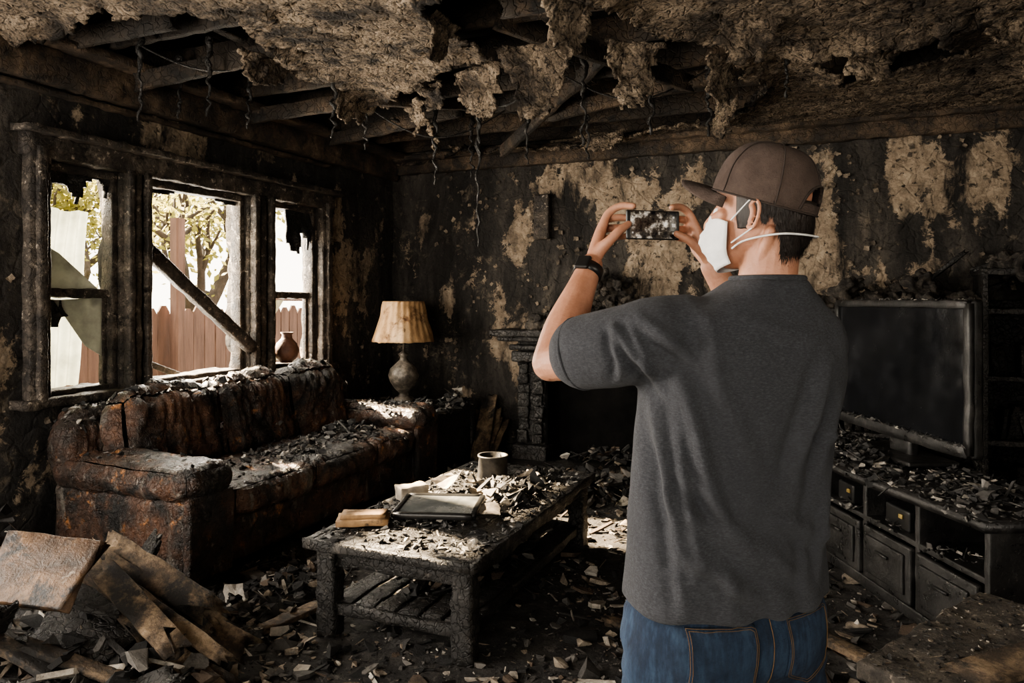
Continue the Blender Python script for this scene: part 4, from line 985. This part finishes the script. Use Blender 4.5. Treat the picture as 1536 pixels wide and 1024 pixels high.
Lt = ([P(.218, 1.838, 1.622), P(.243, 1.823, 1.648), P(.267, 1.821, 1.672), P(.291, 1.830, 1.690)], [.0175, .013, .0115, .009])
arm('left_arm', P(.30, 1.535, 1.42), P(.20, 1.60, 1.385), P(.090, 1.70, 1.355), Lw, Lf, Lt)
Rw = P(.520, 1.905, 1.587)
Rf = [([P(.480, 1.908, 1.683), P(.462, 1.910, 1.724), P(.437, 1.897, 1.740), P(.410, 1.876, 1.7372)], fr),
      ([P(.485, 1.922, 1.666), P(.466, 1.932, 1.704), P(.438, 1.921, 1.712), P(.412, 1.893, 1.706)], fr),
      ([P(.487, 1.932, 1.648), P(.469, 1.940, 1.680), P(.441, 1.929, 1.686), P(.415, 1.893, 1.684)], fr),
      ([P(.488, 1.935, 1.628), P(.472, 1.938, 1.655), P(.446, 1.926, 1.661), P(.420, 1.894, 1.662)], fr5)]
Rt = ([P(.498, 1.885, 1.618), P(.470, 1.865, 1.636), P(.445, 1.856, 1.654), P(.418, 1.859, 1.668)], [.0175, .013, .0115, .009])
arm('right_arm', P(.68, 1.69, 1.41), P(.69, 1.80, 1.36), P(.67, 1.90, 1.335), Rw, Rf, Rt)
wd = V((.107, .135, .232)).normalized(); wc = Lw - wd * .02
mb = MB(); u = wd.orthogonal().normalized(); s_ = wd.cross(u); n = 32; rings = []
for rr, h in ((.029, -.013), (.0355, -.013), (.0365, 0), (.0355, .013), (.029, .013), (.029, 0)):
    rings.append([wc + wd * h + (u * math.cos(a) + s_ * math.sin(a)) * rr for a in [6.28318 * j / n for j in range(n)]])
rings.append(rings[0]); loft(mb, rings, cap=False)
fdir = V((-.45, -.75, .35)); fdir = (fdir - wd * fdir.dot(wd)).normalized(); rotm = Matrix((wd, fdir.cross(wd), fdir)).transposed()
rbox(mb, wc + fdir * .038, (.038, .036, .012), .005, 6, None, rotm)
mb.obj('wristwatch', M['black'], man)

ph = empty('smartphone'); ph.parent = man
ph.location = P(.357, 1.86, 1.690); ph.rotation_euler = (0, 0, math.atan2(.25, .967))
mb = MB(); rbox(mb, (0, 0, 0), (.146, .0085, .074), .004, 12); mb.obj('phone_body', M['black'], ph)
mb = MB(); rbox(mb, (0, -.0047, 0), (.126, .0006, .068), .0002, 6); mb.obj('phone_screen', M['display'], ph)
mb = MB()
for x, z, s in ((-.057, .02, .004), (-.057, .0, .004), (-.057, -.02, .004), (.055, 0, .009), (.055, .02, .005), (.055, -.02, .005)): rbox(mb, (x, -.0053, z), (s, .0004, s), .0001, 3)
mb.obj('screen_icons', M['mask'], ph)
mb = MB(); rbox(mb, (.05, .006, .02), (.03, .004, .03), .0015, 5); mb.obj('camera_module', M['black'], ph)

# --- head
HY = math.radians(50)
hd_ = empty('head'); hd_.parent = man; hd_.location = P(.532, 1.585, 1.570); hd_.rotation_euler = (math.radians(3), 0, HY)
mb = MB(); prof = [(-.004, .070, .045, .022), (.008, .086, .015, .040), (.03, .094, -.02, .053), (.055, .093, -.058, .062), (.085, .094, -.078, .068), (.11, .095, -.092, .073), (.135, .092, -.100, .077), (.165, .096, -.103, .079), (.195, .088, -.098, .075), (.218, .066, -.078, .060), (.234, .03, -.045, .035), (.239, .0, -.015, .01)]
rings = []
for z, f, b, w in cr(prof, 4):
    cy = (f + b) / 2; dy = (f - b) / 2; rg = []
    for j in range(36):
        a = 6.28318 * j / 36; ca, sa = math.cos(a), math.sin(a); rg.append(V((w * math.copysign(abs(ca) ** .92, ca), cy + dy * math.copysign(abs(sa) ** .92, sa), z)))
    rings.append(rg)
loft(mb, rings)
tube(mb, [(0, .092, .138), (0, .108, .110), (0, .118, .088), (0, .100, .078)], [.007, .010, .013, .009], 12, 4)
for sx in (-1, 1):
    tube(mb, [(sx * .012, .10, .08), (sx * .016, .098, .082)], [.008, .007], 8, 2)
    tube(mb, [(sx * .014, .094, .148), (sx * .035, .090, .150), (sx * .055, .075, .145)], [.006, .007, .005], 8, 3)
    tube(mb, [(sx * .025, .092, .055), (0, .101, .058)], [.005, .0065], 8, 3)
    tube(mb, [(sx * .06, .06, .11), (sx * .045, .078, .105)], [.014, .014], 10, 3)
tube(mb, [(0, -.015, -.09), (0, -.02, -.04), (0, -.025, .02), (0, -.03, .07)], [.070, .062, .059, .056], 24, 5)
for sx in (-1, 1):
    tube(mb, [(sx * .058, -.045, .075), (sx * .045, -.02, .01), (sx * .022, .02, -.07)], [.012, .014, .012], 10, 4)
    c = V((sx * .080, -.008, .108)); up = V((sx * .10, -.18, 1)).normalized(); bk = V((sx * .45, -.9, 0)).normalized()
    pts = []
    for k in range(13):
        a = math.radians(-120 + 265 * k / 12); pts.append(c + up * (.029 * math.sin(a) if math.sin(a) > 0 else .03 * math.sin(a)) + bk * (.010 + .017 * math.cos(a)))
    tube(mb, pts, [.0045] * 13, 8, 2)
    tube(mb, [c + up * -.026 + bk * .004, c + up * -.030 + bk * .008], [.006, .006], 8, 2)
    tube(mb, [c + up * .015 + bk * .005, c + up * .0 + bk * .010, c + up * -.015 + bk * .006], [.007, .0065, .006], 8, 3)
me = remeshed(mb, .0030, 1, .5); link(me, 'head_and_neck', M['skin'], hd_)
mb = MB()
for sx in (-1, 1): lathe(mb, (sx * .031, .083, .118), [(.0, -.011), (.006, -.0095), (.0095, -.0055), (.011, 0), (.0095, .0055), (.006, .0095), (0, .011)], 16)
mb.obj('eyes', M['mask'], hd_)
mb = MB()
for sx in (-1, 1): lathe(mb, (sx * .031, .0915, .118), [(.0, -.0045), (.003, -.004), (.0045, 0), (.003, .004), (0, .0045)], 12)
mb.obj('irises', M['black'], hd_)
mb = MB(); rings = []
def headw(z):
    for (z0, f0, b0, w0), (z1, f1, b1, w1) in zip(prof, prof[1:]):
        if z0 <= z <= z1: t = (z - z0) / (z1 - z0); return f0 + (f1 - f0) * t, b0 + (b1 - b0) * t, w0 + (w1 - w0) * t
    return prof[-1][1:]
nh = 40
for k in range(19):
    v = k / 18; rg = []
    for j in range(nh + 1):
        a = math.radians(180 - 22) + math.radians(180 + 44) * j / nh; ca, sa = math.cos(a), math.sin(a)
        back = max(0, -sa)
        zl = .118 - .100 * sstep(.35, .85, back)
        if back < .38: zl = .095 + .02 * (1 - back / .38) if back > .02 else .08
        zt = .150 - .012 * back
        z = zl + (zt - zl) * v; f, b, w = headw(z)
        b = min(b, -.068 - .03 * sstep(.0, .09, z)); w = max(w, .062)
        y0 = -.012; ry = (y0 - b) if sa < 0 else (f - y0) * .8
        off = .003 + .006 * sstep(0, .35, v) * (1 if sa < -.3 else .35)
        rg.append(V(((w + off) * ca, y0 + (ry + off) * sa, z + .004 * nz((a * 9, 0, 0), 1) * (1 - v))))
    rings.append(rg)
loft(mb, rings, cap=False, closed=False)
ho = mb.obj('hair_shell', M['hair'], hd_); s = ho.modifiers.new('s', 'SOLIDIFY'); s.thickness = .008; s.offset = 0
mb = MB(); random.seed(5)
for _ in range(3600):
    rg = rings[int(15 * random.random() ** 1.4)]; j = random.randint(6, nh - 7); p = rg[j].lerp(rg[j + 1], random.random()); out = V((p.x, p.y + .01, 0)).normalized()
    q = p + out * U(.002, .005); L = U(.008, .020); dr = (V((0, U(-.1, .1), -1)) + out * U(-.15, .15) + V((U(-.3, .3), U(-.3, .3), 0))).normalized()
    sd = dr.cross(out).normalized() * .0008; mid = q + dr * L * .6 + out * .0006; tip = q + dr * L
    mb.add([q - sd, q + sd, mid + sd * .8, mid - sd * .8, tip], [(0, 1, 2, 3), (3, 2, 4)])
mb.obj('hair_strands', M['hair'], hd_, smooth=False)
capE = empty('baseball_cap'); capE.parent = hd_; capE.location = (0, -.004, .139); capE.rotation_euler = (math.radians(16), 0, 0)
rx, ry, hz = .0940, .1155, .125
def dome(az, el, k=1.0):
    r = math.cos(el) ** .68; h = math.sin(el) ** .95
    p = V((rx * k * r * math.cos(az), ry * k * r * math.sin(az), hz * h))
    p.y += .006 * h; return p + p.normalized() * .003 * nz(p, 22)
mb = MB(); nA, nE = 96, 30; ok = {}; vs = []; fs = []
for j in range(nE + 1):
    for i in range(nA):
        az = 6.28318 * i / nA; el = math.pi / 2 * .995 * j / nE; ok[(i, j)] = len(vs); vs.append(dome(az, el))
def opened(az, el):
    d = (az - 1.5 * math.pi); return abs(d) < .55 and el < .46 * math.sqrt(max(0, 1 - (d / .55) ** 2)) and el > .14
for j in range(nE):
    for i in range(nA):
        if opened(6.28318 * (i + .5) / nA, math.pi / 2 * (j + .5) / nE): continue
        fs.append((ok[(i, j)], ok[((i + 1) % nA, j)], ok[((i + 1) % nA, j + 1)], ok[(i, j + 1)]))
mb.add(vs, fs); o = mb.obj('crown', M['cap'], capE); s = o.modifiers.new('s', 'SOLIDIFY'); s.thickness = .003
mb = MB()
for k in range(6):
    az = math.pi / 2 + k * math.pi / 3; e0 = .48 if k == 3 else .02; pts = [dome(az, e0 + (1.55 - e0) * t / 20) * 1.010 for t in range(21)]; tube(mb, pts, [.0013] * 21, 6, 1)
pts = []
for t in range(25):
    d = -.57 + 1.14 * t / 24; pts.append(dome(1.5 * math.pi + d, max(.06, .48 * math.sqrt(max(0, 1 - (d / .57) ** 2)))) * 1.01)
tube(mb, pts, [.0028] * 25, 6, 1)
pts = [dome(6.28318 * t / 64, .01) * 1.006 for t in range(65)]; tube(mb, pts, [.002] * 65, 6, 1, caps=False)
lathe(mb, (0, .006, hz - .001), [(0, .006), (.005, .005), (.008, .002), (.008, 0), (0, 0)], 16)
mb.obj('cap_seams', M['seam'], capE)
mb = MB(); vs = []; fs = []; nu, nv = 30, 10
for j in range(nv + 1):
    for i in range(nu + 1):
        u = i / nu * 2 - 1; v = j / nv; az = math.pi / 2 - u * 1.12; L = .082 * max(0, 1 - abs(u) ** 2.4) ** .6
        x = rx * math.cos(az) * (1 + .03 * v); y = ry * math.sin(az) + L * v; vs.append((x, y - .002, .004 - .022 * (x / .08) ** 2 * (.4 + v) + .012 * v - .010 * v * v))
for j in range(nv):
    for i in range(nu): a = j * (nu + 1) + i; fs.append((a, a + 1, a + nu + 2, a + nu + 1))
mb.add(vs, fs); o = mb.obj('brim', M['cap'], capE); s = o.modifiers.new('s', 'SOLIDIFY'); s.thickness = .004
mb = MB(); vs = []; fs = []; nu, nv = 28, 20
for j in range(nv + 1):
    for i in range(nu + 1):
        u = i / nu * 2 - 1; v = j / nv
        z = -.014 + .128 * v + (-.02 * abs(u) ** 2 if v > .5 else .020 * abs(u) ** 2) * (abs(v - .5) * 2)
        a = u * 1.30; bul = .038 * math.exp(-((v - .55) / .33) ** 2) * (1 - u * u) + (.006 if v > .8 else 0) * (1 - abs(u))
        w = .074 * (1 - .22 * max(0, .35 - v) / .35); y = (.094 + bul - (.012 * (1 - v / .2) if v < .2 else 0)) * max(0, math.cos(a)) ** .7
        y += .0015 * math.sin(v * 40) * (1 - u * u)
        vs.append((w * math.sin(a) * 1.08, y + .004, z))
for j in range(nv):
    for i in range(nu): a = j * (nu + 1) + i; fs.append((a, a + 1, a + nu + 2, a + nu + 1))
mb.add(vs, fs); o = mb.obj('face_mask', M['mask'], hd_); s = o.modifiers.new('s', 'SOLIDIFY'); s.thickness = .002
mb = MB()
for sx in (-1, 1):
    pts = [(sx * .075, .028, .038), (sx * .080, .005, .052), (sx * .083, -.035, .062), (sx * .076, -.078, .068), (sx * .042, -.108, .068), (0, -.118, .067)]
    tube(mb, pts, [.0022] * 6, 6, 6)
    pts = [(sx * .074, .034, .098), (sx * .080, .012, .118), (sx * .086, -.010, .138), (sx * .09, -.02, .146)]
    tube(mb, pts, [.0018] * 4, 6, 5)
    pts = [(sx * .075, .030, .05), (sx * .081, .010, .062), (sx * .085, -.012, .076), (sx * .087, -.022, .082)]
    tube(mb, pts, [.0018] * 4, 6, 5)
mb.obj('mask_straps', M['mask'], hd_)

# ================================================================ LIGHT
w = bpy.data.worlds.new('World'); bpy.context.scene.world = w; w.use_nodes = True
nt = w.node_tree; bg = nt.nodes['Background']; bg.inputs['Color'].default_value = (1.0, .91, .76, 1); bg.inputs['Strength'].default_value = 6.0
def light(name, t, loc, to, power, colr, **kw):
    l = bpy.data.lights.new(name, t); l.energy = power; l.color = colr
    for k, v in kw.items(): setattr(l, k, v)
    o = bpy.data.objects.new(name, l); bpy.context.collection.objects.link(o); o.location = loc
    o.rotation_euler = (V(to) - V(loc)).to_track_quat('-Z', 'Y').to_euler(); return o
light('sun', 'SUN', (-10, 5, 8), (-10 + .75, 5 - .10, 8 - .48), 125, (1, .77, .50), angle=math.radians(1.5))
light('daylight_fill', 'AREA', (XL - .5, 4.05, 1.7), (0, 3.4, .9), 410, (1, .90, .76), shape='RECTANGLE', size=2.6, size_y=1.5)  # area lamp added outside the visible window to strengthen its daylight
light('daylight_fill.001', 'AREA', (XL + .1, .35, 1.65), (0, 2.8, 1.5), 255, (1, .91, .81), shape='RECTANGLE', size=1.9, size_y=1.35)  # fill lamp added at the invented, unseen left opening, lighting the man's arm
light('daylight_fill.002', 'AREA', (-1.0, YF + .1, 1.5), (-1.0, 4, 1.9), 72, (1, .95, .89), shape='RECTANGLE', size=3.0, size_y=1.9)  # soft fill lamp added behind the camera, at the invented front opening
try: bpy.context.scene.view_settings.look = 'AgX - Medium High Contrast'
except Exception as e: print(e)

# ================================================================ CAMERA
cd = bpy.data.cameras.new('camera'); cam = bpy.data.objects.new('camera', cd); bpy.context.collection.objects.link(cam)
cam.location = (0, 0, 1.5); cam.rotation_euler = (math.radians(90), 0, math.radians(23)); cd.sensor_width = 36; cd.lens = 1100 / 1536 * 36
cd.shift_y = -62 / 1536; cd.clip_start = .05; bpy.context.scene.camera = cam
